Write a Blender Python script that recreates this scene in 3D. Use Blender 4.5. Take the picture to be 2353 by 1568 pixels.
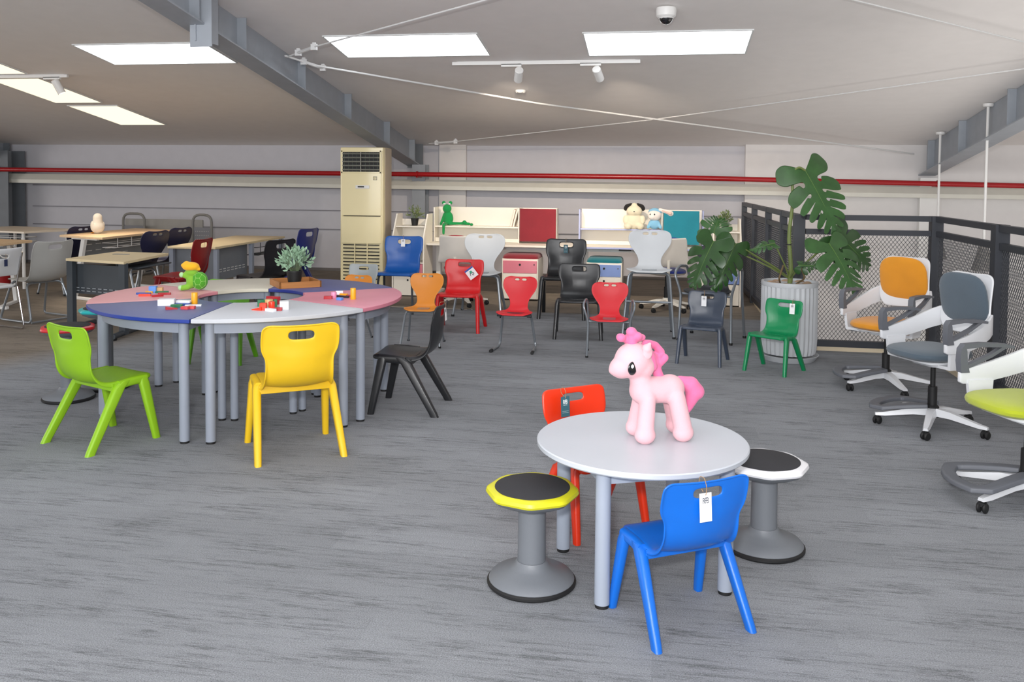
import bpy, bmesh, math, random
from mathutils import Vector, Matrix
random.seed(7)
S = bpy.context.scene
COL = S.collection
for o in list(bpy.data.objects):
    bpy.data.objects.remove(o)
R = math.radians

# ---------------------------------------------------------------- camera
F, PPX, PPY, CAMH = 2000.0, 1176.5, 496.0, 1.6
YAW, PIT, ROL = R(9.6), R(2.5), R(0.5)
fw = Vector((-math.sin(YAW)*math.cos(PIT), math.cos(YAW)*math.cos(PIT), -math.sin(PIT)))
rt0 = Vector((math.cos(YAW), math.sin(YAW), 0)); up0 = rt0.cross(fw)
rt = rt0*math.cos(ROL) + up0*math.sin(ROL); up = -rt0*math.sin(ROL) + up0*math.cos(ROL)
CAM = Vector((0, 0, CAMH))
cd = bpy.data.cameras.new('camera')
cam = bpy.data.objects.new('camera', cd); COL.objects.link(cam)
m3 = Matrix((rt, up, -fw)).transposed()
cam.matrix_world = Matrix.Translation(CAM) @ m3.to_4x4()
cd.sensor_width = 36; cd.lens = 36*F/2353.0
cd.shift_y = -(784.0-PPY)/2353.0
cd.clip_end = 100
S.camera = cam

# measuring helpers: where a sight line meets a real plane of the room
def ray(x, y): return fw + rt*((x-PPX)/F) - up*((y-PPY)/F)
def atZ(x, y, z=0.0):
    d = ray(x, y); return CAM + d*((z-CAMH)/d.z)
def atY(x, y, Y):
    d = ray(x, y); return CAM + d*(Y/d.y)
def atX(x, y, X):
    d = ray(x, y); return CAM + d*(X/d.x)
CZ0, CSL, YW = 2.12, 0.155, 14.0
def ceil_z(y): return CZ0 + CSL*(YW-y)
def atC(x, y, off=0.0):
    d = ray(x, y); t = (ceil_z(0)-off-CAMH)/(d.z+CSL*d.y); return CAM + d*t

# ---------------------------------------------------------------- light and exposure
S.view_settings.view_transform = 'Standard'
S.view_settings.look = 'None'
S.view_settings.gamma = 1
S.view_settings.use_curve_mapping = False
S.view_settings.exposure = 0.0
w = bpy.data.worlds.new('daylight'); S.world = w; w.use_nodes = True
bg = w.node_tree.nodes['Background']
bg.inputs[0].default_value = (0.93, 0.96, 1.0, 1); bg.inputs[1].default_value = 0.48
def area_light(name, loc, target, sx, sy, power, color=(1,1,1)):
    l = bpy.data.lights.new(name, 'AREA'); l.shape = 'RECTANGLE'; l.size = sx; l.size_y = sy
    l.energy = power; l.color = color
    o = bpy.data.objects.new(name, l); COL.objects.link(o); o.location = loc
    o.rotation_euler = (Vector(target)-Vector(loc)).to_track_quat('-Z', 'Y').to_euler(); return o
def spot(name, loc, target, power, color, ang=60, blend=.7, r=.04):
    l = bpy.data.lights.new(name, 'SPOT'); l.energy = power; l.color = color
    l.spot_size = R(ang); l.spot_blend = blend; l.shadow_soft_size = r
    o = bpy.data.objects.new(name, l); COL.objects.link(o); o.location = loc
    o.rotation_euler = (Vector(target)-Vector(loc)).to_track_quat('-Z', 'Y').to_euler(); return o
# broad fill light added behind the photographer to brighten room and ceiling
area_light('added_rear_fill', (-2.0, -4.5, 2.4), (-1.5, 8, 2.6), 11, 3.6, 640, (0.97, 0.98, 1.0))
# fill light added at the left wall, and uplight added below the stairwell
area_light('added_left_fill', (-15.5, 5, 1.3), (0, 7, 1.6), 8, 2, 230, (1, .96, .92))
area_light('added_stairwell_uplight', (5.5, 7, -2.0), (5, 7, 3), 5, 8, 230, (1, .98, .95))
# the photographer's small flash
fl = bpy.data.lights.new('camera_flash', 'POINT'); fl.energy = 40; fl.shadow_soft_size = .05
fo = bpy.data.objects.new('camera_flash', fl); COL.objects.link(fo); fo.location = (-.05, .02, 1.82)
# flash spot added at the camera, aimed up to brighten the ceiling
spot('added_bounce_flash', (-.1, -.3, 1.95), (.1, 5.5, 4.3), 640, (1, .985, .97), 150, 1.0, .08)

# ---------------------------------------------------------------- materials
def lin(c):
    if isinstance(c, str):
        c = [int(c[i:i+2], 16)/255 for i in (0, 2, 4)]
    return tuple(((v/12.92) if v <= .04045 else ((v+.055)/1.055)**2.4) for v in c) + (1,)
_M = {}
def mat(name, col, rough=.5, metal=0., var=.04, bump=0., bscale=200, coat=0., emis=None, estr=0., sub=0, sheen=0., scale=6.):
    if name in _M: return _M[name]
    m = bpy.data.materials.new(name); m.use_nodes = True; _M[name] = m
    nt = m.node_tree; b = nt.nodes['Principled BSDF']
    b.inputs['Roughness'].default_value = rough; b.inputs['Metallic'].default_value = metal
    c = lin(col)
    tc = nt.nodes.new('ShaderNodeTexCoord')
    n = nt.nodes.new('ShaderNodeTexNoise'); n.inputs['Scale'].default_value = scale; n.inputs['Detail'].default_value = 4
    nt.links.new(tc.outputs['Object'], n.inputs['Vector'])
    r = nt.nodes.new('ShaderNodeMapRange'); r.inputs[1].default_value = .3; r.inputs[2].default_value = .7
    r.inputs[3].default_value = 1-var; r.inputs[4].default_value = 1+var
    nt.links.new(n.outputs['Fac'], r.inputs[0])
    mx = nt.nodes.new('ShaderNodeVectorMath'); mx.operation = 'SCALE'
    mx.inputs[0].default_value = c[:3]; nt.links.new(r.outputs[0], mx.inputs['Scale'])
    nt.links.new(mx.outputs[0], b.inputs['Base Color'])
    if coat: b.inputs['Coat Weight'].default_value = coat; b.inputs['Coat Roughness'].default_value = .1
    if sheen:
        b.inputs['Sheen Weight'].default_value = sheen; b.inputs['Sheen Roughness'].default_value = .5
    if bump:
        n2 = nt.nodes.new('ShaderNodeTexNoise'); n2.inputs['Scale'].default_value = bscale; n2.inputs['Detail'].default_value = 3
        nt.links.new(tc.outputs['Object'], n2.inputs['Vector'])
        bp = nt.nodes.new('ShaderNodeBump'); bp.inputs['Strength'].default_value = bump; bp.inputs['Distance'].default_value = .003
        nt.links.new(n2.outputs['Fac'], bp.inputs['Height']); nt.links.new(bp.outputs[0], b.inputs['Normal'])
    if emis:
        b.inputs['Emission Color'].default_value = lin(emis); b.inputs['Emission Strength'].default_value = estr
    return m
def plastic(name, col, rough=.38, **k): return mat(name, col, rough=rough, bump=.15, bscale=700, var=.02, **k)
def fabric(name, col, **k): return mat(name, col, rough=.9, bump=.7, bscale=420, var=.06, sheen=.3, **k)
def plush(name, col): return mat(name, col, rough=.95, bump=.35, bscale=320, var=.04, sheen=.15)

def carpet_mat():
    m = bpy.data.materials.new('carpet'); m.use_nodes = True
    nt = m.node_tree; b = nt.nodes['Principled BSDF']; b.inputs['Roughness'].default_value = .95
    L = nt.links.new
    g = nt.nodes.new('ShaderNodeNewGeometry')
    def mapping(sc, rot=0):
        mp = nt.nodes.new('ShaderNodeMapping'); mp.inputs['Scale'].default_value = sc; mp.inputs['Rotation'].default_value = (0, 0, rot)
        L(g.outputs['Position'], mp.inputs['Vector']); return mp
    def noise(mp, sc, det=4, rough=.6):
        n = nt.nodes.new('ShaderNodeTexNoise'); n.inputs['Scale'].default_value = sc; n.inputs['Detail'].default_value = det
        n.inputs['Roughness'].default_value = rough; L(mp.outputs[0], n.inputs['Vector']); return n
    def rng(src, a, c, lo, hi):
        r = nt.nodes.new('ShaderNodeMapRange'); r.inputs[1].default_value = a; r.inputs[2].default_value = c
        r.inputs[3].default_value = lo; r.inputs[4].default_value = hi; L(src, r.inputs[0]); return r.outputs[0]
    def mul(a, c):
        v = nt.nodes.new('ShaderNodeMath'); v.operation = 'MULTIPLY'; L(a, v.inputs[0]); L(c, v.inputs[1]); return v.outputs[0]
    s1 = noise(mapping((1.5, 19, 1)), 2.4, 5, .75)       # long fine streaks
    s2 = noise(mapping((7, 52, 1)), 3.0, 3, .7)           # short fine dashes
    pm = noise(mapping((1.0, 4.2, 1)), 1.9, 4, .65)       # where the dark tufts gather
    fz = noise(mapping((1, 1.4, 1)), 190, 2, .7)
    cl = noise(mapping((.45, .9, 1)), 1.1, 3)
    br = nt.nodes.new('ShaderNodeTexBrick'); br.offset = .37; br.squash = 1
    br.inputs['Scale'].default_value = 1; br.inputs['Brick Width'].default_value = 1.0; br.inputs['Row Height'].default_value = .25
    br.inputs['Mortar Size'].default_value = .0012; br.inputs['Bias'].default_value = 0
    br.inputs['Color1'].default_value = (.93, .93, .93, 1); br.inputs['Color2'].default_value = (1.06, 1.06, 1.06, 1); br.inputs['Mortar'].default_value = (.9, .9, .9, 1)
    L(mapping((1, 1, 1)).outputs[0], br.inputs['Vector'])
    sep = nt.nodes.new('ShaderNodeSeparateColor'); L(br.outputs['Color'], sep.inputs[0])
    stre = mul(rng(s1.outputs['Fac'], .45, .58, 0, 1), rng(s2.outputs['Fac'], .40, .54, .22, 1))
    dark = mul(stre, rng(pm.outputs['Fac'], .42, .60, .15, 1))
    inv = nt.nodes.new('ShaderNodeMath'); inv.operation = 'MULTIPLY_ADD'; L(dark, inv.inputs[0]); inv.inputs[1].default_value = -.56; inv.inputs[2].default_value = 1.07
    v = mul(inv.outputs[0], rng(fz.outputs['Fac'], .3, .7, .62, 1.38)); v = mul(v, sep.outputs[0]); v = mul(v, rng(cl.outputs['Fac'], .3, .7, .86, 1.12))
    # the brown carpet of the left and far bays
    sp = nt.nodes.new('ShaderNodeSeparateXYZ'); L(g.outputs['Position'], sp.inputs[0])
    def lin2(a, bb, c):  # a*x+b*y+c clipped 0..1
        m1 = nt.nodes.new('ShaderNodeMath'); m1.operation = 'MULTIPLY_ADD'; L(sp.outputs[0], m1.inputs[0]); m1.inputs[1].default_value = a; m1.inputs[2].default_value = c
        m2 = nt.nodes.new('ShaderNodeMath'); m2.operation = 'MULTIPLY_ADD'; m2.use_clamp = True; L(sp.outputs[1], m2.inputs[0]); m2.inputs[1].default_value = bb; L(m1.outputs[0], m2.inputs[2]); return m2.outputs[0]
    far = lin2(0, 8, -8*10.15)
    left = lin2(-1.6, .55, -1.6*4.9-.55*7.0)
    mxm = nt.nodes.new('ShaderNodeMath'); mxm.operation = 'MAXIMUM'; L(far, mxm.inputs[0]); L(left, mxm.inputs[1])
    mc = nt.nodes.new('ShaderNodeMix'); mc.data_type = 'RGBA'; L(mxm.outputs[0], mc.inputs[0])
    mc.inputs[6].default_value = lin('888b90'); mc.inputs[7].default_value = lin('877d71')
    sc = nt.nodes.new('ShaderNodeVectorMath'); sc.operation = 'SCALE'; L(mc.outputs[2], sc.inputs[0]); L(v, sc.inputs['Scale'])
    L(sc.outputs[0], b.inputs['Base Color'])
    bp = nt.nodes.new('ShaderNodeBump'); bp.inputs['Strength'].default_value = .8; bp.inputs['Distance'].default_value = .006
    L(fz.outputs['Fac'], bp.inputs['Height']); L(bp.outputs[0], b.inputs['Normal'])
    return m
def wood_mat(name, c1, c2, sx=3, sy=40, rough=.45):
    m = bpy.data.materials.new(name); m.use_nodes = True; _M[name] = m
    nt = m.node_tree; b = nt.nodes['Principled BSDF']; b.inputs['Roughness'].default_value = rough
    tc = nt.nodes.new('ShaderNodeTexCoord'); mp = nt.nodes.new('ShaderNodeMapping'); mp.inputs['Scale'].default_value = (sx, sy, sy)
    nt.links.new(tc.outputs['Object'], mp.inputs['Vector'])
    n = nt.nodes.new('ShaderNodeTexNoise'); n.inputs['Scale'].default_value = 1.5; n.inputs['Detail'].default_value = 5; nt.links.new(mp.outputs[0], n.inputs['Vector'])
    cr = nt.nodes.new('ShaderNodeValToRGB'); cr.color_ramp.elements[0].color = lin(c1); cr.color_ramp.elements[1].color = lin(c2)
    cr.color_ramp.elements[0].position = .3; cr.color_ramp.elements[1].position = .7
    nt.links.new(n.outputs['Fac'], cr.inputs[0]); nt.links.new(cr.outputs[0], b.inputs['Base Color']); return m
def glow(name, col, st):
    m = bpy.data.materials.new(name); m.use_nodes = True; nt = m.node_tree; nt.nodes.clear()
    e = nt.nodes.new('ShaderNodeEmission'); e.inputs[0].default_value = lin(col); e.inputs[1].default_value = st
    o = nt.nodes.new('ShaderNodeOutputMaterial'); nt.links.new(e.outputs[0], o.inputs[0]); return m

# ---------------------------------------------------------------- mesh builder
class MB:
    def __init__(s): s.v = []; s.f = []
    def add(s, vs, fs):
        n = len(s.v); s.v += [tuple(v) for v in vs]; s.f += [tuple(i+n for i in f) for f in fs]; return s
    def box(s, c, d, rz=0, mtx=None):
        x, y, z = d[0]/2, d[1]/2, d[2]/2
        M_ = Matrix.Translation(Vector(c)) @ (mtx.to_4x4() if mtx else Matrix.Rotation(rz, 4, 'Z'))
        vs = [M_ @ Vector((a*x, b*y, e*z)) for a in (-1, 1) for b in (-1, 1) for e in (-1, 1)]
        return s.add(vs, [(0, 1, 3, 2), (4, 6, 7, 5), (0, 4, 5, 1), (2, 3, 7, 6), (0, 2, 6, 4), (1, 5, 7, 3)])
    def rbox(s, c, d, r=.01, rz=0, mtx=None, seg=3):      # box with rounded vertical edges and a small top chamfer
        x, y, z = d[0]/2, d[1]/2, d[2]/2; r = min(r, x*.99, y*.99); ch = min(r*.5, z*.5)
        M_ = Matrix.Translation(Vector(c)) @ (mtx.to_4x4() if mtx else Matrix.Rotation(rz, 4, 'Z'))
        def loop(zz, ins):
            out = []
            for cx, cy, a0 in ((x-r, y-r, 0), (-x+r, y-r, 90), (-x+r, -y+r, 180), (x-r, -y+r, 270)):
                for k in range(seg+1):
                    a = R(a0+90*k/seg); out.append(M_ @ Vector((cx+(r-ins)*math.cos(a), cy+(r-ins)*math.sin(a), zz)))
            return out
        return s.loft([loop(-z, ch), loop(-z+ch, 0), loop(z-ch, 0), loop(z, ch)])
    def loft(s, loops, cap=True, close=True):
        n = len(loops[0]); vs = [v for l in loops for v in l]; fs = []
        for i in range(len(loops)-1):
            for k in range(n if close else n-1):
                a, b = i*n+k, i*n+(k+1) % n; fs.append((a, b, b+n, a+n))
        if cap: fs += [tuple(range(n-1, -1, -1)), tuple(range((len(loops)-1)*n, len(loops)*n))]
        return s.add(vs, fs)
    def lathe(s, prof, c=(0, 0, 0), seg=32, mtx=None):
        M_ = Matrix.Translation(Vector(c)) @ (mtx.to_4x4() if mtx else Matrix.Identity(4))
        return s.loft([[M_ @ Vector((r*math.cos(2*math.pi*k/seg), r*math.sin(2*math.pi*k/seg), z)) for k in range(seg)] for r, z in prof])
    def cyl(s, p0, p1, r, r2=None, seg=16):
        return s.tube([p0, p1], r, seg, fil=0, r2=r2)
    def tube(s, pts, r, seg=10, fil=.03, r2=None, closed=False, sub=4):
        P = [Vector(p) for p in pts]
        if fil > 0 and (len(P) > 2):
            Q = []; n = len(P)
            for i, p in enumerate(P):
                if not closed and i in (0, n-1): Q.append(p); continue
                a, b = P[(i-1) % n], P[(i+1) % n]
                da, db = (a-p), (b-p); f = min(fil, da.length*.48, db.length*.48)
                q0, q1 = p+da.normalized()*f, p+db.normalized()*f
                for k in range(sub+1):
                    t = k/sub; Q.append(q0*(1-t)**2+p*2*t*(1-t)+q1*t*t)
            P = Q
        n = len(P)
        T = []
        for i in range(n):
            a = P[(i-1) % n] if (closed or i > 0) else P[i]; b = P[(i+1) % n] if (closed or i < n-1) else P[i]
            T.append((b-a).normalized() if (b-a).length > 1e-9 else Vector((0, 0, 1)))
        u = T[0].orthogonal().normalized(); loops = []
        for i in range(n):
            u = (u - T[i]*u.dot(T[i])); u = u.normalized() if u.length > 1e-6 else T[i].orthogonal().normalized()
            v = T[i].cross(u); rr = r if r2 is None else r+(r2-r)*i/(n-1)
            loops.append([P[i]+(u*math.cos(2*math.pi*k/seg)+v*math.sin(2*math.pi*k/seg))*rr for k in range(seg)])
        if closed:
            loops.append(loops[0]); return s.loft(loops, cap=False)
        return s.loft(loops)
    def prism(s, poly, z0, z1, mtx=None):
        M_ = mtx if mtx else Matrix.Identity(4)
        return s.loft([[M_ @ Vector((x, y, z0)) for x, y in poly], [M_ @ Vector((x, y, z1)) for x, y in poly]])
    def ball(s, c, r, seg=16, rings=10, mtx=None):
        if not hasattr(r, '__len__'): r = (r, r, r)
        M_ = Matrix.Translation(Vector(c)) @ (mtx.to_4x4() if mtx else Matrix.Identity(4))
        loops = []
        for i in range(1, rings):
            a = math.pi*i/rings
            loops.append([M_ @ Vector((r[0]*math.sin(a)*math.cos(2*math.pi*k/seg), r[1]*math.sin(a)*math.sin(2*math.pi*k/seg), -r[2]*math.cos(a))) for k in range(seg)])
        n0 = len(s.v); s.loft(loops, cap=False)
        a = len(s.v); s.v += [tuple(M_ @ Vector((0, 0, -r[2]))), tuple(M_ @ Vector((0, 0, r[2])))]
        for k in range(seg):
            s.f.append((a, n0+(k+1) % seg, n0+k)); q = n0+(rings-2)*seg
            s.f.append((a+1, q+k, q+(k+1) % seg))
        return s
    def mesh(s, name, ang=35):
        me = bpy.data.meshes.new(name); me.from_pydata(s.v, [], s.f); me.update()
        bm = bmesh.new(); bm.from_mesh(me); bmesh.ops.recalc_face_normals(bm, faces=bm.faces); bm.to_mesh(me); bm.free()
        for p in me.polygons: p.use_smooth = True
        me.set_sharp_from_angle(angle=R(ang))
        return me
def bake(me, mods, ang=None):
    o = bpy.data.objects.new('tmp', me); COL.objects.link(o)
    for t, kw in mods:
        md = o.modifiers.new(t, t)
        for k, v in kw.items(): setattr(md, k, v)
    dg = bpy.context.evaluated_depsgraph_get(); dg.update()
    out = bpy.data.meshes.new_from_object(o.evaluated_get(dg)); out.name = me.name
    bpy.data.objects.remove(o)
    for p in out.polygons: p.use_smooth = True
    if ang: out.set_sharp_from_angle(angle=R(ang))
    return out
_C = {}
def cached(key, fn):
    if key not in _C: _C[key] = fn()
    return _C[key]

# ---------------------------------------------------------------- objects
def obj(name, me, m, parent=None, loc=(0, 0, 0), rot=None, label=None, kind=None):
    if isinstance(me, MB): me = me.mesh(name)
    if not me.materials: me.materials.append(None)
    o = bpy.data.objects.new(name, me); COL.objects.link(o)
    o.material_slots[0].link = 'OBJECT'; o.material_slots[0].material = m
    o.location = loc
    if rot: o.rotation_euler = rot
    if parent: o.parent = parent
    if label: o['label'] = label
    if kind: o['kind'] = kind
    return o
def thing(name, label, cat, loc=(0, 0, 0), rz=0, group=None, s=1.0, rx=0, ry=0):
    o = bpy.data.objects.new(name, None); COL.objects.link(o)
    o.empty_display_size = .1; o.location = loc; o.rotation_euler = (rx, ry, rz); o.scale = s if hasattr(s, '__len__') else (s, s, s)
    o['label'] = label; o['category'] = cat
    if group: o['group'] = group
    return o
def tag(o, label, cat, group=None):
    o['label'] = label; o['category'] = cat
    if group: o['group'] = group
    return o
def struct(name, me, m, parent=None):
    return obj(name, me, m, parent, kind=None if parent else 'structure')
def hd(theta): return R(theta-90)       # heading in degrees from +X -> rotation of a thing that faces +Y

# ================================================================ the room
M_carpet = carpet_mat()
M_wall = mat('painted_wall', 'c9c8ce', rough=.7, var=.02, bump=.1, bscale=60)
M_wall2 = mat('painted_wall_light', 'dcd9d8', rough=.7, var=.02)
M_ceil = mat('ceiling_board', 'ece8e6', rough=.85, var=.015, bump=.12, bscale=90)
M_steel = mat('grey_painted_steel', '9da3ab', rough=.45, var=.06)
M_steel_d = mat('dark_grey_painted_steel', '70757b', rough=.5, var=.06)
M_white = mat('white_paint', 'e9e8e6', rough=.4, var=.01)
M_cream = mat('cream_girder', 'd9d8cd', rough=.4, var=.03)
M_red_pipe = mat('red_pipe_paint', 'a5141b', rough=.3, var=.05)
M_dark = mat('charcoal_railing_paint', '33363d', rough=.45, var=.05)
M_beige = mat('beige_sill', 'd8c9ae', rough=.6, var=.03)
M_black = mat('black_rubber', '151517', rough=.6, var=.03)

def slab(name, poly, z0, z1, m, parent=None): return struct(name, MB().prism(poly, z0, z1), m, parent)
slab('floor', [(-16, -6), (2.42, -6), (2.42, 8.5), (1.22, 8.5), (1.22, 14), (-16, 14)], -.3, 0, M_carpet)
slab('floor_lower', [(1.22, -6), (9, -6), (9, 14), (1.22, 14)], -3.2, -3.0, mat('lower_floor', 'a79c8e', rough=.6))
# beige edge of the stairwell floor
t1 = MB().box((2.45, 1.25+.0, -.13), (.06, 14.5, .34)).box((1.85, 8.53, -.13), (1.26, .06, .34)).box((1.25, 11.27, -.13), (.06, 5.46, .34))
struct('trim_1', t1, M_beige)
struct('wall_far', MB().box((-3.5, 14.1, .0), (26, .2, 7)), M_wall)
# shallow recess edge: right of it the wall stands proud
struct('wall_far_pilaster', MB().box((5.15, 13.93, .0), (7.7, .14, 7)), M_wall2)
for i, (x, y, w_) in enumerate([(-3.35, 13.96, .45)]):
    struct('trim_2', MB().box((x, y, 1.0), (w_, .08, 2.6)), M_wall2)
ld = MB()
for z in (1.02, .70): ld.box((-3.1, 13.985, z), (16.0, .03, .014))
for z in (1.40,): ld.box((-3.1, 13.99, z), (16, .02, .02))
struct('wall_shadow_lines', ld, mat('painted_shadow_line', '8e8c92', rough=.8))  # dark strips paint in the shadow lines where the wall panels overlap
struct('wall_left', MB().box((-16.1, 4, .5), (.2, 20, 10)), M_wall)
struct('wall_right', MB().box((9.1, 4, .5), (.2, 20, 10)), M_wall2)
struct('baseboard_far', MB().box((-6.9, 13.98, .02), (16.2, .04, .05)), mat('grey_skirting', '6f6b69', rough=.6))
# sloping ceiling
cm = MB(); y0, y1 = -6, 14.2
cm.add([(-16, y0, ceil_z(y0)), (9, y0, ceil_z(y0)), (9, y1, ceil_z(y1)), (-16, y1, ceil_z(y1)),
        (-16, y0, ceil_z(y0)+.15), (9, y0, ceil_z(y0)+.15), (9, y1, ceil_z(y1)+.15), (-16, y1, ceil_z(y1)+.15)],
       [(0, 1, 2, 3), (4, 7, 6, 5), (0, 4, 5, 1), (1, 5, 6, 2), (2, 6, 7, 3), (3, 7, 4, 0)])
struct('ceiling', cm, M_ceil)
CROT = -math.atan(CSL)          # ceiling pitch: a box turned about X by this lies in the ceiling
def on_ceiling(x, y, off=0): return Vector((x, y, ceil_z(y)-off))
def tilt_box(mb, x, y, off, d):
    mb.box(on_ceiling(x, y, off), d, mtx=Matrix.Rotation(CROT, 3, 'X')); return mb

# skylights: frame + bright panel
G_sky = glow('skylight_daylight', 'f7fbff', 3.9); G_warm = glow('skylight_warm', 'ffeccb', 1.5)
M_frame = mat('skylight_frame', 'dfe2e2', rough=.4)
def skylight(x0, x1, y0, y1, m, label, grp='rectangular skylights in the sloping ceiling'):
    t = thing('skylight', label, 'skylight', on_ceiling((x0+x1)/2, (y0+y1)/2, 0), 0, grp)
    cx, cy = (x0+x1)/2, (y0+y1)/2; sx, sy = x1-x0, (y1-y0)/math.cos(CROT)
    rot = (CROT, 0, 0)
    obj('panel', MB().box((0, 0, -.004), (sx, sy, .006)), m, t, rot=rot)
    fr = MB()
    for s_ in (-1, 1):
        fr.box((s_*(sx/2+.008), 0, -.006), (.016, sy+.032, .012)); fr.box((0, s_*(sy/2+.008), -.006), (sx, .016, .012))
    obj('frame', fr, M_frame, t, rot=rot)
skylight(-6.19, -4.70, 8.45, 9.16, G_sky, 'white skylight left of the grey steel beam')
skylight(-3.33, -1.78, 8.33, 9.02, G_sky, 'white skylight just right of the grey steel beam')
skylight(-.737, .823, 8.38, 9.09, G_sky, 'white skylight under the dome camera, rightmost in view')
skylight(-8.30, -7.60, 9.70, 10.93, G_warm, 'warm skylight behind the left track spotlight')
skylight(-8.25, -7.50, 11.13, 12.34, G_warm, 'warm skylight nearest the far wall at left')
skylight(-8.30, -7.60, 8.25, 9.48, G_warm, 'warm skylight at the left frame edge, above the track rail')
for yy in (5.0, 1.6, -1.8):
    for k, xx in enumerate((-6.2, -3.33, -.74)):
        skylight(xx, xx+1.55, yy, yy+.7, G_sky, ['left','middle','right'][k]+' white skylight of the '+{5.0:'first',1.6:'second',-1.8:'third'}[yy]+' row above the photographer')

# steel roof beams
def roof_beam(X, label, flip):
    t = thing('roof_beam', label, 'beam', (X, 13.9, ceil_z(13.9)), 0, 'grey steel roof beams')
    ya, yb = -2.0, 13.95
    def zb(y): return 1.74+.152*(13.8-y) if y < 13.5 else 1.785
    def seg(xa, xb, za, zc):  # sloping bar between ya, yb; za/zc functions
        m_ = MB(); vs = []
        for y in (ya, yb):
            for x in (xa, xb):
                for f_ in (za, zc): vs.append((x-X, y-13.9, f_(y)-ceil_z(13.9)))
        m_.add(vs, [(0, 1, 3, 2), (4, 6, 7, 5), (0, 4, 5, 1), (2, 3, 7, 6), (0, 2, 6, 4), (1, 5, 7, 3)]); return m_
    zl = lambda y: (4.0 if X < 0 else 3.91)-.1605*y+.012
    obj('web', seg(X-.008, X+.008, zl, lambda y: ceil_z(y)-.004), M_steel, t)
    obj('bottom_flange', seg(X-.12, X+.12, lambda y: zl(y)-.014, zl), M_steel, t)
    for y in (13.5, 12.2, 10.6, 9.15, 7.75, 6.9, 5.2, 3.4, 1.6):
        m_ = MB().box((0, y-13.9, (zl(y)+ceil_z(y))/2-ceil_z(13.9)), (.20, .014, ceil_z(y)-zl(y)-.004))
        obj('stiffener_plate', m_, M_steel, t)
    obj('end_plate', MB().box((0, -.02, -.18), (.26, .02, .42)), M_steel_d, t)
    return t
bL = roof_beam(-3.97, 'grey steel roof beam running over the air conditioner', 1)
bR = roof_beam(3.93, 'grey steel roof beam at the right, over the stairwell railing', 1)
bF = roof_beam(-11.6, 'grey steel roof beam end at the left frame edge', 1)
# bracket hanging from the left beam
g = MB(); yb_ = 7.0; zb_ = 4.0-.1605*yb_
g.box((0, 0, .14), (.012, .24, .5)).box((.09, 0, .14), (.012, .2, .52)).box((0.045, -.1, .05), (.2, .012, .42))
gt = obj('beam_bracket', g, M_steel, loc=(-3.93, yb_+.05, zb_-.02)); tag(gt, 'grey bolted bracket plates hanging under the left roof beam', 'bracket')

# columns
def column(x, label):
    t = thing('steel_column', label, 'column', (x, 13.82, 0), 0, 'grey steel columns on the far wall')
    obj('flange', MB().box((0, -.12, .9), (.22, .014, 1.8)), M_steel, t)
    obj('flange', MB().box((0, .1, .9), (.22, .014, 1.8)), M_steel, t)
    obj('web', MB().box((0, 0, .9), (.01, .24, 1.8)), M_steel_d, t)
column(-3.86, 'grey steel column right of the cream air conditioner')
ct = thing('steel_column', 'wide dark grey steel column at the left frame edge', 'column', (-11.45, 13.7, 0), 0, 'grey steel columns on the far wall')
obj('flange', MB().box((0, -.2, 1.0), (.52, .02, 2.0)), M_steel_d, ct); obj('web', MB().box((0, 0, 1.0), (.014, .4, 2.0)), M_steel, ct); obj('flange', MB().box((0, .2, 1.0), (.52, .02, 2.0)), M_steel_d, ct)
cw = struct('trim_4', MB().box((3.95, 13.8, .2), (.28, .12, 2.9)), M_white)

# girder and red pipe along the far wall
gd = MB(); 
gd.add([(-11.4, 13.62, 1.44), (-11.4, 13.62, 1.50), (-11.4, 13.72, 1.60), (-11.4, 13.9, 1.60), (-11.4, 13.9, 1.44),
        (9, 13.62, 1.33), (9, 13.62, 1.39), (9, 13.72, 1.49), (9, 13.9, 1.49), (9, 13.9, 1.33)],
       [(0, 4, 3, 2, 1), (5, 6, 7, 8, 9), (0, 1, 6, 5), (1, 2, 7, 6), (2, 3, 8, 7), (3, 4, 9, 8), (4, 0, 5, 9)])
tag(obj('wall_girder', gd, M_cream), 'cream painted girder below the red pipe along the far wall', 'girder')
pt = thing('fire_pipe', 'long red sprinkler pipe running along the far wall', 'pipe', (-3.9, 13.4, 1.66))
def pz(x): return 1.668-.0035*(x+11.5)-(max(0, x-0)*.012)
obj('pipe', MB().tube([(x+3.9, 0, pz(x)-1.66) for x in (-16, -8, -4, 0, 2, 4, 6, 9)], .038, 14, fil=0), M_red_pipe, pt)
for x in (-11.4, -3.8, 3.95):
    obj('pipe_clamp', MB().lathe([(.05, -.012), (.05, .012)], (x+3.9, 0, pz(x)-1.66), 14, Matrix.Rotation(R(90), 3, 'Y')).box((x+3.9, .1, pz(x)-1.70), (.03, .25, .02)), M_red_pipe, pt)

# brace cables under the ceiling
M_cable = mat('white_cable', 'd8d8d8', rough=.4)
def cable(pts, label, r=.008, off=.10, buckle=None):
    P = [atC(x, y, off) for x, y in pts]; t = thing('brace_cable', label, 'cable', P[0], 0, 'thin brace cables under the ceiling')
    obj('wire', MB().tube([p-P[0] for p in P], r, 8, fil=0), M_cable, t)
    if buckle:
        a = P[0]; d = (P[1]-P[0]).normalized()
        b = MB(); b.tube([Vector((0, 0, 0))+d*buckle[0], d*buckle[1]], .018, 8, fil=0)
        for k in (buckle[0], buckle[1]):
            b.box(d*k, (.06, .03, .06)); b.box(d*k+Vector((0, 0, .03)), (.03, .02, .03))
        obj('turnbuckle', b, M_cable, t)
cable([(655, 128), (722, 150), (1240, 238), (2100, 354)], 'thick white brace cable crossing below the track lights', .011, .14, (.25, .52))
cable([(662, 130), (728, 106), (1130, -4), (1400, -80)], 'white brace cable rising from the left beam to the top edge', .008, .16, (.2, .5))
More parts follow.
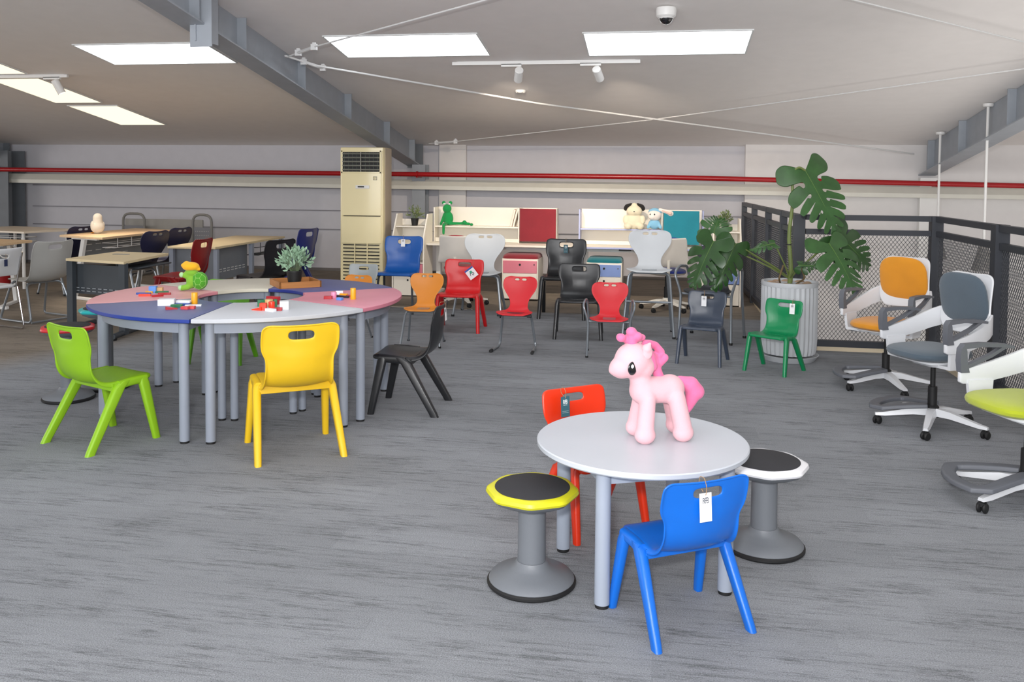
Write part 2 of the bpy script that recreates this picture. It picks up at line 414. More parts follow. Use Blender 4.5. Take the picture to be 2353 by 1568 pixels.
cable([(985, 330), (1040, 326), (1500, 275), (2353, 158), (2400, 152)], 'thin white brace cable rising from left to right above the plant', .007, .10, (.15, .5))
cable([(1930, -8), (2353, 96), (2390, 105)], 'thin white brace cable in the top right corner', .007, .10)

# dome camera, smoke detector
p = atC(1531, 18); t = thing('dome_camera', 'white dome security camera on the ceiling', 'camera', p)
obj('housing', MB().lathe([(.001, .0), (.085, 0), (.09, -.03), (.085, -.07), (.07, -.085)], seg=24), M_white, t)
obj('dome', MB().ball((0, 0, -.085), (.06, .06, .06), 20, 12), mat('smoked_dome', '1a1a1e', rough=.1, coat=1.), t)
obj('dome_ring', MB().tube([(.06*math.cos(a), .06*math.sin(a), -.088) for a in [i*math.pi/12 for i in range(24)]], .007, 6, fil=0, closed=True), M_white, t)
p = atC(1196, 207); t = thing('smoke_detector', 'small white smoke detector below the left track spotlight', 'detector', p)
obj('base', MB().lathe([(.001, 0), (.062, 0), (.064, -.02), (.055, -.035)], seg=20), M_white, t)
obj('sensor_slots', MB().box((-.02, -.045, -.03), (.022, .012, .012)).box((.02, -.045, -.03), (.022, .012, .012)), M_black, t)
# track lights
def track(x0, x1, y, spots, label):
    t = thing('light_track', label, 'light track', on_ceiling((x0+x1)/2, y, .0), 0, 'white light tracks')
    obj('rail', MB().box((0, 0, -.02), (x1-x0, .035, .035)), M_white, t)
    obj('mounting_strip', MB().box((0, 0, -.002), (x1-x0-.1, .02, .012)), M_white, t)
    for k, (sx, d, lab) in enumerate(spots):
        q = on_ceiling(sx, y, .0)+Vector((0, 0, -.045))
        s_ = thing('track_spotlight', lab, 'spotlight', q, 0, 'white track spotlights')
        obj('adapter', MB().box((-.06, 0, 0), (.22, .035, .03)).cyl((0.02, 0, 0), (0.02, 0, -.07), .008), M_white, s_)
        d = Vector(d).normalized(); c = Vector((.02, 0, -.10)); Mx = d.to_track_quat('Z', 'Y').to_matrix()
        obj('lamp_head', MB().lathe([(.001, -.085), (.040, -.085), (.046, -.078), (.046, .09), (.040, .09), (.036, .06), (.001, .06)], c, 24, Mx), M_white, s_)
        obj('lens', MB().lathe([(.001, .064), (.034, .064), (.034, .066), (.001, .066)], c, 16, Mx), glow('lamp_glow%d%s' % (k, label[:4]), 'ffe6c0', 14), s_)
        L_ = spot('spot_lamp', q+c+d*.1, q+c+d*2, 230, (1, .84, .66), 75, .9); 
track(-2.24, -.22, 9.28, [(-1.53, (-.25, 1, -.62), 'left one of the two spotlights above the far desks'), (-.68, (.22, 1, -.62), 'right one of the two spotlights above the far desks')], 'white light track in front of the two far desks')
track(-8.8, -7.1, 9.57, [(-7.25, (.35, .2, -.8), 'tilted spotlight on the light track at far left')], 'white light track at the far left of the ceiling')

# pendant lamps over the stairwell
for X, Y, lab in ((3.3, 11.6, 'left pendant lamp over the stairwell behind the railing'), (3.75, 10.9, 'right pendant lamp over the stairwell behind the railing')):
    pass
def pendant(px, py, px2, py2, lab):
    p = atC(px, py, 0); t = thing('pendant_lamp', lab, 'pendant lamp', p, 0, 'pendant lamps over the stairwell')
    obj('canopy', MB().lathe([(.001, 0), (.06, 0), (.06, -.03), (.05, -.04)], seg=20), M_white, t)
    L_ = p.z-.85
    obj('rod', MB().cyl((0, 0, -.03), (0, 0, -L_), .016, seg=10), M_white, t)
    obj('lamp_shade', MB().lathe([(.03, -L_+.02), (.04, -L_), (.13, -L_-.32), (.125, -L_-.32), (.035, -L_-.01)], seg=24), mat('grey_shade', '8d8a86', rough=.5), t)
pendant(2161, 303, 0, 0, 'pendant lamp rod left of the other, over the stairwell')
pendant(2271, 238, 0, 0, 'pendant lamp rod nearer the right frame edge, over the stairwell')

# ---------------------------------------------------------------- mesh railing
def rail_panel(t, a, b, holes, H=1.24):
    a, b = Vector((*a, 0)), Vector((*b, 0)); d = (b-a); L_ = d.length; u = d.normalized(); ang = math.atan2(u.y, u.x)
    lo = thing_part = None
    fr = MB()
    obj('top_rail', MB().box((a+b)/2+Vector((0, 0, H-.025)), (L_, .06, .05), ang), M_dark, t)
    obj('mid_rail', MB().box((a+b)/2+Vector((0, 0, H-.16)), (L_, .05, .05), ang), M_dark, t)
    obj('bottom_rail', MB().box((a+b)/2+Vector((0, 0, .07)), (L_, .05, .06), ang), M_dark, t)
    # expanded metal: two sets of slanting strands forming diamonds
    z0, z1 = .10, H-.185; cw, chh = .036, .046; wires = MB(); dx = cw/2; nz = int((z1-z0)/chh); step = 0
    n = int(L_/cw)+1; th = .0032
    for i in range(n+1):
        for sgn in (1, -1):
            # zigzag strand up the panel
            pass
    # diamonds as straight diagonals, clipped to the panel
    slope = chh/cw
    def diag(sgn):
        k = -(z1-z0)/slope if sgn > 0 else 0
        lim = L_ if sgn > 0 else L_+(z1-z0)/slope
        while k < lim:
            x_a, z_a = k, z0
            x_b, z_b = k+sgn*(z1-z0)/slope, z1
            def clip(xa, za, xb, zb):
                if xa < 0: za = za+(0-xa)*(zb-za)/(xb-xa); xa = 0
                if xa > L_: za = za+(L_-xa)*(zb-za)/(xb-xa); xa = L_
                if xb < 0: zb = za+(0-xa)*(zb-za)/(xb-xa); xb = 0
                if xb > L_: zb = za+(L_-xa)*(zb-za)/(xb-xa); xb = L_
                return xa, za, xb, zb
            xa, za, xb, zb = clip(x_a, z_a, x_b, z_b)
            if zb-za > .004:
                p0 = a+u*xa+Vector((0, 0, za)); p1 = a+u*xb+Vector((0, 0, zb))
                w_ = u*.0022; nrm = Vector((-u.y, u.x, 0))*.0015
                wires.add([p0-w_-nrm, p0+w_-nrm, p0+w_+nrm, p0-w_+nrm, p1-w_-nrm, p1+w_-nrm, p1+w_+nrm, p1-w_+nrm],
                          [(0, 1, 5, 4), (1, 2, 6, 5), (2, 3, 7, 6), (3, 0, 4, 7)])
            k += cw
    diag(1); diag(-1)
    obj('wire_mesh', wires, M_dark, t, kind='stuff')
def post(t, x, y, H=1.24, w_=.09, label=None): obj('post', MB().box((x, y, H/2), (w_, w_, H)), M_dark, t, label=label)
RH = 1.28
rl = thing('mesh_railing', 'dark mesh railing running away to the far wall, left of the stairwell', 'railing', (0, 0, 0), 0, 'dark mesh railings around the stairwell')
rail_panel(rl, (1.19, 12.75), (1.30, 8.56), 0, RH)
for y in (12.72, 11.65, 10.45, 9.4): post(rl, 1.30-(y-8.56)*.026, y, RH, .07)
rc = thing('mesh_railing', 'dark mesh railing behind the potted plant and orange swivel chair, facing the camera', 'railing', (0, 0, 0), 0, 'dark mesh railings around the stairwell')
rail_panel(rc, (1.36, 8.52), (2.46, 8.52), 0, RH); post(rc, 1.30, 8.52, RH, .10); post(rc, 2.51, 8.52, RH, .10)
rr = thing('mesh_railing', 'dark mesh railing running towards the camera behind the grey swivel chair', 'railing', (0, 0, 0), 0, 'dark mesh railings around the stairwell')
rail_panel(rr, (2.52, 8.46), (2.52, 3.0), 0, RH)
for y in (7.02, 5.3, 3.6): post(rr, 2.52, y, RH, .10)

# ================================================================ one-piece plastic chairs
def shell(rows, cols, holes, thick, rim, lev, name):
    n, m_ = len(rows), len(cols); vs = []
    for i, (y, z, hw, cv) in enumerate(rows):
        a = rows[max(0, i-1)]; b = rows[min(n-1, i+1)]
        T = Vector((b[0]-a[0], b[1]-a[1])).normalized(); N = (-T.y, T.x)
        for t in cols:
            o = cv*(1-t*t)
            rr_ = rim*(3.0 if i < 5 else 3.0-2.0*min(1, (i-5)/4)) if name == 'seat_shell' and rim > .01 else rim
            e = rr_ if (abs(t) > .99) else 0
            if i in (0, n-1): e = rim*.8
            o += e
            vs.append((t*hw, y+N[0]*o, z+N[1]*o))
    fs = []
    for i in range(n-1):
        for k in range(m_-1):
            if (i, k) in holes: continue
            fs.append((i*m_+k, i*m_+k+1, (i+1)*m_+k+1, (i+1)*m_+k))
    me = bpy.data.meshes.new(name); me.from_pydata(vs, [], fs); me.update()
    return bake(me, [('SOLIDIFY', dict(thickness=thick, offset=0)), ('SUBSURF', dict(levels=lev, render_levels=lev))])
A_ROWS = [(.205, .418, .168, 0), (.208, .440, .188, .002), (.17, .456, .20, .008), (.06, .449, .206, .016), (-.04, .44, .206, .02), (-.11, .440, .202, .024),
          (-.165, .462, .196, .03), (-.198, .51, .191, .04), (-.212, .56, .189, .046), (-.218, .61, .190, .047), (-.222, .635, .197, .046), (-.226, .665, .213, .042), (-.232, .705, .219, .036),
          (-.242, .748, .219, .030), (-.252, .796, .217, .024), (-.258, .815, .211, .02), (-.262, .829, .193, .018), (-.264, .834, .16, .017)]
A_COLS = [-1, -.95, -.8, -.58, -.37, -.34, -.1, .1, .34, .37, .58, .8, .95, 1]
def A_shell(): return shell(A_ROWS, A_COLS, {(13, k) for k in (5, 6, 7)}, .011, .012, 2, 'seat_shell')
def rr_loop(cx, cy, z, sx, sy, r=.4):
    out = []; r = r*min(sx, sy)
    for ax, ay, a0 in ((1, 1, 0), (-1, 1, 90), (-1, -1, 180), (1, -1, 270)):
        for k in range(4):
            a = R(a0+30*k); out.append(Vector((cx+ax*(sx/2-r)+r*math.cos(a), cy+ay*(sy/2-r)+r*math.sin(a), z)))
    return out
def A_leg(sx, rear):
    m_ = MB()
    if rear: L_ = [(.205, -.0, .44, .042, .07), (.215, -.055, .40, .045, .082), (.237, -.256, .03, .037, .062), (.239, -.270, 0, .036, .060)]
    else: L_ = [(.205, .12, .44, .042, .06), (.213, .125, .40, .045, .07), (.232, .195, .03, .037, .050), (.234, .20, 0, .036, .048)]
    m_.loft([rr_loop(sx*x, y, z, a, b) for x, y, z, a, b in L_]); return m_
def A_rail(sx): return MB().loft([[Vector((p.x, y, p.y)) for p in rr_loop(sx*.204, z-.02, 0, .046, .058)] for y, z in ((-.05, .434), (.03, .444), (.145, .446))])
HEADS = {}
def chair_A(col, cname, x, y, theta, s, label, group='one-piece plastic chairs', metal=False, name='plastic_chair', rough=.33):
    t = thing(name, label, 'chair', (x, y, 0), hd(theta), group, s)
    M_ = plastic(cname, col, rough=rough)
    obj('seat_shell', cached('A', A_shell), M_, t)
    if not metal:
        for sx in (-1, 1):
            for rear in (0, 1):
                obj('leg', cached(('Al', sx, rear), lambda: A_leg(sx, rear).mesh('leg')), M_, t)
            obj('side_rail', cached(('Ar', sx), lambda: A_rail(sx).mesh('side_rail')), M_, t)
        obj('cross_rail', cached('Ax', lambda: MB().rbox((0, -.085, .405), (.41, .018, .05), .004).mesh('cross_rail')), M_, t)
    else:
        for sx in (-1, 1):
            obj('leg', cached(('Am', sx), lambda: MB().tube([(sx*.12, .1, .425), (sx*.18, .11, .42), (sx*.215, .2, 0)], .0125, 10).mesh('leg')), metal, t)
            obj('leg', cached(('An', sx), lambda: MB().tube([(sx*.12, -.08, .415), (sx*.18, -.09, .41), (sx*.22, -.24, 0)], .0125, 10).mesh('leg')), metal, t)
        obj('under_frame', cached('Af', lambda: MB().tube([(-.17, .1, .422), (.17, .1, .422)], .012, 8).tube([(-.17, -.08, .412), (.17, -.08, .412)], .012, 8).tube([(0-.1, -.08, .412), (-.1, .1, .422)], .012, 8).tube([(.1, -.08, .412), (.1, .1, .422)], .012, 8).mesh('under_frame')), metal, t)
    return t
M_tube = mat('grey_tube_steel', '8f959b', rough=.3, metal=.6, var=.03)
M_tube_d = mat('dark_tube_steel', '3b3f44', rough=.4, metal=.3, var=.03)
M_chrome = mat('chrome', 'd8d8da', rough=.12, metal=1., var=.01)

lime = chair_A('8bbc1c', 'lime_plastic', -3.274, 4.723, 67, (.95, .92, .875), 'lime green plastic chair at the near left of the ring table seen from behind', rough=.4)
yel = chair_A('e8bd1e', 'yellow_plastic', -2.109, 4.79, 123.7, (1.0, 1.0, .93), 'yellow plastic chair facing the ring table, back to the camera', rough=.4)
blk = chair_A('1f2023', 'black_plastic', -1.715, 5.789, 182, (.945, .94, .88), 'black plastic chair at the right side of the ring table, seen side-on', rough=.28)
blu = chair_A('0f63c4', 'bright_blue_plastic', .083, 3.187, 121, (.805, .70, .685), 'small bright blue plastic chair in front of the round table', rough=.28)
org = chair_A('d93312', 'orange_red_plastic', -.273, 3.969, 307, (.80, .75, .72), 'small orange-red plastic chair behind the round table', rough=.28)
sla = chair_A('3d4656', 'slate_plastic', .389, 7.746, 255.7, (.79, .78, .72), 'small slate blue-grey plastic chair left of the green one, white tag', rough=.28)
grn = chair_A('05834f', 'green_plastic', .958, 7.505, 236.8, (.765, .75, .70), 'small green plastic chair in front of the white ribbed planter', rough=.28)
b2 = chair_A('1f2023', 'black_plastic', -.79, 8.752, 274, (.99, .97, .86), 'black plastic chair standing in front of the taller tagged black one')
b1 = chair_A('1f2023', 'black_plastic', -1.077, 9.968, 270.4, (1.1, 1.1, 1.06), 'tall black plastic chair with teal tag before the red desk')
red = chair_A('cf1218', 'red_plastic', -2.046, 8.866, 272, (.97, .96, .865), 'red plastic chair with a picture card hanging on its back')
lim2 = chair_A('5fa316', 'green_lime_plastic', -3.70, 6.92, 276, (.95, .8, .82), 'lime green plastic chair on the far side of the ring table')
b5 = chair_A('1257a8', 'royal_blue_plastic', -3.047, 9.93, 272, (1.09, 1.09, 1.056), 'blue plastic chair on dark metal legs in front of the cream air conditioner', metal=M_tube_d, name='shell_chair')
gy5 = chair_A('a1a7a8', 'light_grey_plastic', -3.21, 9.0, 272, .76, 'small light grey shell chair left of the blue one, behind the ring table', metal=M_tube, name='shell_chair')
rd2 = chair_A('8c1519', 'dark_red_plastic', -5.30, 8.98, 183, 1.07, 'dark red plastic chair beyond the ring table, facing the dark-framed desk')
bk3 = chair_A('1b1a1d', 'black_plastic_2', -4.42, 9.22, 160, 1.07, 'black plastic chair behind the green potted plant, facing left')
bl3 = chair_A('1b2a75', 'navy_plastic', -4.70, 10.55, 172, 1.12, 'dark blue plastic chair behind the black one, facing left')

# ================================================================ heart-backed shell chairs on steel tubes
B_ROWS = [(.205, .425, .115, 0), (.20, .440, .165, .004), (.17, .450, .20, .014), (.10, .455, .217, .026), (.02, .450, .205, .030), (-.05, .445, .170, .028), (-.11, .447, .135, .022), (-.155, .468, .112, .014),
          (-.185, .508, .104, .010), (-.205, .56, .118, .012), (-.218, .61, .152, .022), (-.228, .66, .187, .032), (-.238, .705, .206, .036), (-.250, .752, .208, .034), (-.259, .785, .200, .030),
          (-.268, .808, .184, .026), (-.273, .822, .155, .022), (-.276, .829, .115, .02)]
B_COLS = [-1, -.94, -.75, -.52, -.36, -.2, -.08, 0, .08, .2, .36, .52, .75, .94, 1]
def B_shell(): return shell(B_ROWS, B_COLS, {(14, k) for k in (4, 5, 8, 9)}, .009, .003, 2, 'seat_shell')
def chair_B(col, cname, x, y, theta, s, label, style='four', group='heart-backed shell chairs', metal=None, seat_up=0.):
    t = thing('shell_chair', label, 'chair', (x, y, 0), hd(theta), group, s)
    M_ = plastic(cname, col, rough=.45); mt = metal or M_tube; u = seat_up
    obj('seat_shell', cached('B', B_shell), M_, t, loc=(0, 0, u))
    zt = .415+u
    if style in ('four', 'arms', 'high'):
        for sx in (-1, 1):
            arm = style == 'arms'
            if arm:
                obj('leg', cached(('Baf', sx), lambda: MB().tube([(sx*.235, .17, 0), (sx*.225, .15, .42), (sx*.28, .17, .60), (sx*.265, .08, .655), (sx*.25, -.10, .64), (sx*.235, -.16, .42), (sx*.245, -.24, 0)], .012, 10, fil=.05).mesh('leg')), mt, t, label='grey tube side frame with armrest loop')
            else:
                obj('leg', cached(('Bf', sx, u), lambda: MB().tube([(sx*.07, .11, zt+.005), (sx*.185, .12, zt), (sx*.235, .20, 0)], .0125, 10, fil=.06).mesh('leg')), mt, t)
                obj('leg', cached(('Br', sx, u), lambda: MB().tube([(sx*.07, -.05, zt), (sx*.165, -.07, zt-.005), (sx*.22, -.22, 0)], .0125, 10, fil=.06).mesh('leg')), mt, t)
            for yy in ((.20, -.22) if not arm else (.17, -.24)):
                obj('rubber_foot', cached(('Bft',), lambda: MB().cyl((0, 0, 0), (0, 0, .02), .016, seg=10).mesh('rubber_foot')), M_black, t, loc=(sx*(.235 if yy > 0 else (.22 if not arm else .245)), yy, 0))
        obj('under_frame', cached(('Bu', u, style), lambda: MB().tube([(-.225 if style == 'arms' else -.16, .13, zt), (.225 if style == 'arms' else .16, .13, zt)], .011, 8).tube([(-.15, -.07, zt-.004), (.15, -.07, zt-.004)], .011, 8).box((0, .03, zt+.012), (.14, .22, .012)).mesh('under_frame')), mt, t)
        if style == 'high':
            obj('footrest', MB().tube([(-.215, .158, .36), (.215, .158, .36)], .011, 8), mt, t)
    elif style == 'sled':
        for sx in (-1, 1):
            obj('leg', cached(('Bs', sx), lambda: MB().tube([(sx*.17, .10, zt), (sx*.17, -.06, zt-.02), (sx*.215, -.13, .02), (sx*.24, .24, .016)], .015, 10, fil=.07).mesh('leg')), mt, t)
            obj('rubber_foot', cached(('Bsf', sx), lambda: MB().cyl((sx*.238, .20, .019), (sx*.241, .26, .019), .019, seg=10).mesh('rubber_foot')), M_black, t)
        obj('under_frame', cached('Bsu', lambda: MB().tube([(-.17, .09, zt), (.17, .09, zt)], .012, 8).box((0, .03, zt+.012), (.30, .10, .012)).cyl((-.2, .10, zt), (-.15, .10, zt), .02).cyl((.2, .10, zt), (.15, .10, zt), .02).mesh('under_frame')), M_tube_d, t)
    return t
orB = chair_B('df8a26', 'orange_plastic', -2.205, 8.0, 275, .80, 'small orange heart-backed chair on grey legs, right of the pink table')
orB2 = chair_B('df8a26', 'orange_plastic', -2.98, 8.1, 262, .745, 'small orange heart-backed chair mostly hidden behind the ring table')
rdB = chair_B('d41f2b', 'cherry_plastic', -1.30, 7.95, 268, .80, 'small red heart-backed chair on a floor-runner frame', 'sled')
rdA = chair_B('d41f2b', 'cherry_plastic', -.43, 7.86, 272, (.82, .78, .775), 'small red heart-backed chair with grey tube armrests behind the plush pony', 'arms')
whH = chair_B('c9cccf', 'white_plastic', -.09, 9.0, 270, (1.09, 1, 1), 'tall light grey heart-backed chair with footrest bar in front of the teal desk', 'high', seat_up=.235)
whB = chair_B('cfd2d4', 'white_plastic_2', -2.05, 9.95, 272, (1.2, 1.15, 1.12), 'white heart-backed chair behind the red chairs, in front of the red desk')
dkA = chair_B('23262b', 'charcoal_plastic', .52, 8.85, 250, 1.12, 'charcoal armchair on grey tubes half hidden behind the big plant leaves', 'arms')
M_navy = '1c1e3c'
nv1 = chair_B(M_navy, 'navy_shell', -7.85, 10.5, 168, 1.1, 'navy shell chair behind the large grey shell chair at far left', group='navy shell chairs at the left desks')
nv2 = chair_B(M_navy, 'navy_shell', -6.2, 9.55, 170, 1.13, 'navy shell chair behind the dark-framed desk, left of its navy neighbour', group='navy shell chairs at the left desks')
nv3 = chair_B(M_navy, 'navy_shell', -6.30, 10.25, 172, 1.13, 'rounded navy shell chair right behind the other, left of the grey-framed desk', group='navy shell chairs at the left desks')

# hanging tags on chairs
def text_mesh(cu):
    o = bpy.data.objects.new('tmp', cu); COL.objects.link(o); dg = bpy.context.evaluated_depsgraph_get(); dg.update()
    me = bpy.data.meshes.new_from_object(o.evaluated_get(dg)); bpy.data.objects.remove(o); me.materials.clear(); return me
M_tagw = mat('white_card', 'f0f0f2', rough=.6, var=.01); M_tagt = mat('teal_card', '2f5a66', rough=.6, var=.02)
M_ink = mat('dark_ink', '2a3040', rough=.6); M_inkw = mat('white_ink', 'e6ecec', rough=.6); M_inkl = mat('light_grey_ink', 'c4c6cc', rough=.6)
M_string = mat('jute_string', '9a7d5c', rough=.9, bump=.5)
def hang_tag(chair, x, zt, w_, h, dark, label, front=True, logo=True, tiltz=0, top=None):
    """price tag hanging through the handle slot of a chair; x along the chair back, zt = height of the tag top (chair units)"""
    Mx = chair.matrix_basis
    sg = 1 if front else -1
    y = (-.215 if front else -.292)
    s = chair.scale[2]
    c = Mx @ Vector((x, y, zt)); rz = chair.rotation_euler.z + (math.pi if front else 0)
    t = thing('price_tag', label, 'tag', c, rz, 'tags hanging on chairs', 1, rx=R(-4))
    # local: card in XZ plane, facing -Y
    obj('card', MB().box((0, 0, -h/2), (w_, .0015, h)), M_tagt if dark else M_tagw, t)
    zs = (.838-zt)*s
    b = .03*s if front else .03*s
    obj('string', MB().tube([(0, -.002, -.008), (.003, -.004, .01), (.002, -.006, zs*.5), (0, .004*1, zs+.006), (-.002, .03*s+.01, zs+.004), (-.001, .035*s+.012, zs*.4), (0, .012, .0)], .0014, 6, fil=.01), M_string, t)
    ink = M_inkw if dark else M_ink
    if logo:
        cu = bpy.data.curves.new('logo_lettering', 'FONT'); cu.body = 'RFB'; cu.size = w_*.52; cu.align_x = 'CENTER'; cu.space_character = .78; cu.extrude = .0003
        lo = obj('logo_lettering', text_mesh(cu), ink, t)
        lo.rotation_euler = (R(90), 0, 0); lo.location = (0, -.0011, -h*.36); lo.scale = (.72, 1.15, 1)
        obj('printed_lines', MB().box((0, -.001, -h*.42), (w_*.45, .0006, h*.018)).box((0, -.001, -h*.72), (w_*.72, .0006, h*.006)).box((0, -.001, -h*.80), (w_*.72, .0006, h*.006)), M_inkl if not dark else M_inkw, t)
    return t
hang_tag(blu, -.025, .772, .048, .098, False, 'white tag with dark lettering on the bright blue front chair', front=False)
hang_tag(org, .085, .79, .047, .095, True, 'dark teal tag with white lettering on the orange-red chair')
hang_tag(sla, .03, .775, .045, .09, False, 'white tag hanging on the slate blue-grey chair')
hang_tag(grn, -.115, .80, .045, .088, False, 'white tag hanging on the green chair')
hang_tag(b5, -.0, .80, .05, .09, False, 'white tag hanging on the blue metal-legged chair')
hang_tag(b1, .0, .77, .05, .10, True, 'teal tag hanging on the tall black chair')
hang_tag(rd2, .12, .66, .06, .10, False, 'white tag hanging on the dark red chair')
hang_tag(blk, .0, .80, .05, .09, False, 'pale tag hanging behind the black chair at the ring table', front=False)
# picture card on the red chair
Mx = red.matrix_basis; c = Mx @ Vector((-.085, -.222, .665))
t = thing('picture_card', 'white card with blue edge and chair picture, hung at an angle on the red chair', 'tag', c, red.rotation_euler.z+math.pi, 'tags hanging on chairs')
rt_ = Matrix.Rotation(R(-38), 3, 'Y')
obj('card', MB().box((0, 0, 0), (.105, .0016, .115), mtx=rt_), M_tagw, t)
obj('blue_edge', MB().box(rt_ @ Vector((0, -.0014, .05)), (.105, .001, .017), mtx=rt_), mat('card_blue', '2450a8'), t)
obj('printed_picture', MB().box(rt_ @ Vector((0.002, -.0014, .014)), (.026, .001, .026), mtx=rt_), mat('card_green', '2fa07c'), t)
pm = MB()
for dx, dz, a in ((-.018, -.006, 20), (.0, -.012, -10), (.018, -.005, -25), (-.006, .004, 60), (.012, -.018, 10)): pm.box(rt_ @ Vector((dx, -.0013, dz)), (.005, .001, .034), mtx=rt_ @ Matrix.Rotation(R(a), 3, 'Y'))
obj('printed_picture', pm, M_ink, t)
obj('string', MB().tube([rt_ @ Vector((0, 0, .055)), (.02, 0, .10), (.02, 0, .16)], .001, 5), M_string, t)

# big grey shell chair and white chair at the left edge
gs = thing('shell_chair', 'large light grey shell chair on a sled frame at the left, back to the camera', 'chair', (-6.71, 8.5, 0), hd(162), 'large shell chairs at the left edge', 1.02)
G_ROWS = [(.22, .43, .17, 0), (.215, .45, .20, .004), (.12, .458, .225, .016), (.0, .445, .23, .022), (-.10, .44, .225, .026), (-.165, .465, .222, .034), (-.20, .52, .222, .045), (-.22, .59, .225, .052), (-.235, .66, .23, .05),
          (-.25, .73, .232, .046), (-.268, .79, .23, .04), (-.285, .835, .226, .036), (-.295, .862, .214, .034), (-.30, .87, .18, .032)]
obj('seat_shell', shell(G_ROWS, A_COLS, {(10, k) for k in (5, 6, 7)}, .01, .006, 2, 'seat_shell'), plastic('warm_grey_plastic', 'a9a9a6', rough=.35), gs)
for sx in (-1, 1):
    obj('leg', MB().tube([(sx*.12, .12, .43), (sx*.20, .13, .41), (sx*.25, .26, .02), (sx*.25, -.27, .02), (sx*.2, -.12, .40), (sx*.12, -.10, .415)], .012, 10, fil=.05), M_tube, gs)
obj('under_frame', MB().tube([(-.18, .12, .425), (.18, .12, .425)], .011, 8).tube([(-.18, -.10, .41), (.18, -.10, .41)], .011, 8).tube([(-.25, -.27, .02), (.25, -.27, .02)], .011, 8), M_tube, gs)
wc = thing('side_chair', 'white plastic-backed chair on a thin chrome sled frame at the left frame edge', 'chair', (-6.72, 7.75, 0), hd(165), 'large shell chairs at the left edge')
obj('backrest', shell([(-.19, .56, .22, 0), (-.20, .60, .225, .02), (-.22, .68, .222, .03), (-.245, .76, .22, .034), (-.262, .80, .22, .032), (-.28, .84, .222, .028), (-.285, .855, .224, .02)], A_COLS, {(3, 6), (3, 7), (3, 5)}, .008, 0, 2, 'backrest'), plastic('cool_white_plastic', 'd5d7da', rough=.4), wc)
obj('seat', MB().rbox((0, .02, .45), (.44, .42, .03), .06), plastic('cool_white_plastic', 'd5d7da'), wc)
for sx in (-1, 1):
    obj('leg', MB().tube([(sx*.225, -.27, .80), (sx*.225, -.2, .55), (sx*.225, -.17, .44), (sx*.225, .2, .43), (sx*.235, .24, .012), (sx*.235, -.27, .012), (sx*.225, -.19, .44)], .009, 8, fil=.04), M_chrome, wc)
hang = thing('price_tag', 'dark tag hanging on the white chair at the left frame edge', 'tag', wc.matrix_basis @ Vector((.03, -.295, .74)), wc.rotation_euler.z, 'tags hanging on chairs')
obj('card', MB().box((0, 0, -.035), (.035, .002, .07)), mat('navy_card', '232c4e'), hang); obj('string', MB().tube([(0, 0, 0), (0, -.003, .05), (0, .01, .11)], .0016, 5), M_string, hang)

# ================================================================ wobble stools
def stool(x, y, hgt, col, cname, label, rot=10, s=1.0):
    t = thing('wobble_stool', label, 'stool', (x, y, 0), R(rot), 'wobble stools', s)
    Mg = mat('stool_grey', '6d7177', rough=.42, bump=.2, bscale=500, var=.02)
    obj('base_ring', cached('sbr', lambda: MB().lathe([(.150, .004), (.168, 0), (.176, .008), (.176, .016), (.168, .022), (.15, .022)], seg=48).mesh('base_ring')), M_black, t)
    obj('base', cached('sb', lambda: MB().lathe([(.001, .012), (.166, .012), (.169, .024), (.160, .036), (.12, .052), (.085, .066), (.068, .078), (.060, .095), (.001, .096)], seg=48).mesh('base', 50)), Mg, t)
    obj('column', MB().lathe([(.001, .08), (.056, .08), (.055, hgt-.06), (.001, hgt-.06)], seg=32).box((0, 0, hgt-.07), (.115, .06, .02)), Mg, t)
    def octo(r, z, rr=.024):
        out = []
        for k in range(8):
            a0 = R(45*k); a1 = a0+R(45); c0 = Vector((math.cos(a0), math.sin(a0), 0))*r
            p_, n_ = Vector((math.cos(a0-R(45)), math.sin(a0-R(45)), 0))*r, Vector((math.cos(a1), math.sin(a1), 0))*r
            q0 = c0+(p_-c0).normalized()*rr; q1 = c0+(n_-c0).normalized()*rr
            for j in range(4):
                u = j/3; v = q0*(1-u)**2+c0*2*u*(1-u)+q1*u*u; out.append(Vector((v.x, v.y, z)))
        return out
    obj('seat_underside', cached('su', lambda: MB().loft([octo(.07, -.075), octo(.125, -.062), octo(.170, -.040), octo(.182, -.026)]).mesh('seat_underside')), Mg, t, loc=(0, 0, hgt))
    obj('seat_ring', cached('sr', lambda: MB().loft([octo(.184, -.027), octo(.189, -.018), octo(.185, -.006), octo(.168, .002), octo(.150, .0)]).mesh('seat_ring', 40)), plastic(cname, col, rough=.3), t, loc=(0, 0, hgt))
    obj('seat_pad', cached('sp', lambda: MB().lathe([(.001, .0), (.148, 0), (.148, .003), (.144, .005), (.001, .006)], seg=48).mesh('seat_pad')), mat('black_foam', '2c2c30', rough=.85, bump=.4, bscale=600), t, loc=(0, 0, hgt))
stool(-.475, 3.345, .385, 'cfcb22', 'stool_yellow', 'yellow-rimmed wobble stool left of the round table', 5)
stool(.47, 3.86, .385, 'e6e6ea', 'stool_white', 'white-rimmed wobble stool behind the small bright blue chair', 0)
stool(-4.12, 5.52, .525, 'c5242c', 'stool_red', 'red-rimmed wobble stool behind the near lime green chair', 12)
stool(-4.08, 5.88, .60, '21a5a8', 'stool_teal', 'teal-rimmed wobble stool tucked under the left edge of the ring table', 20)

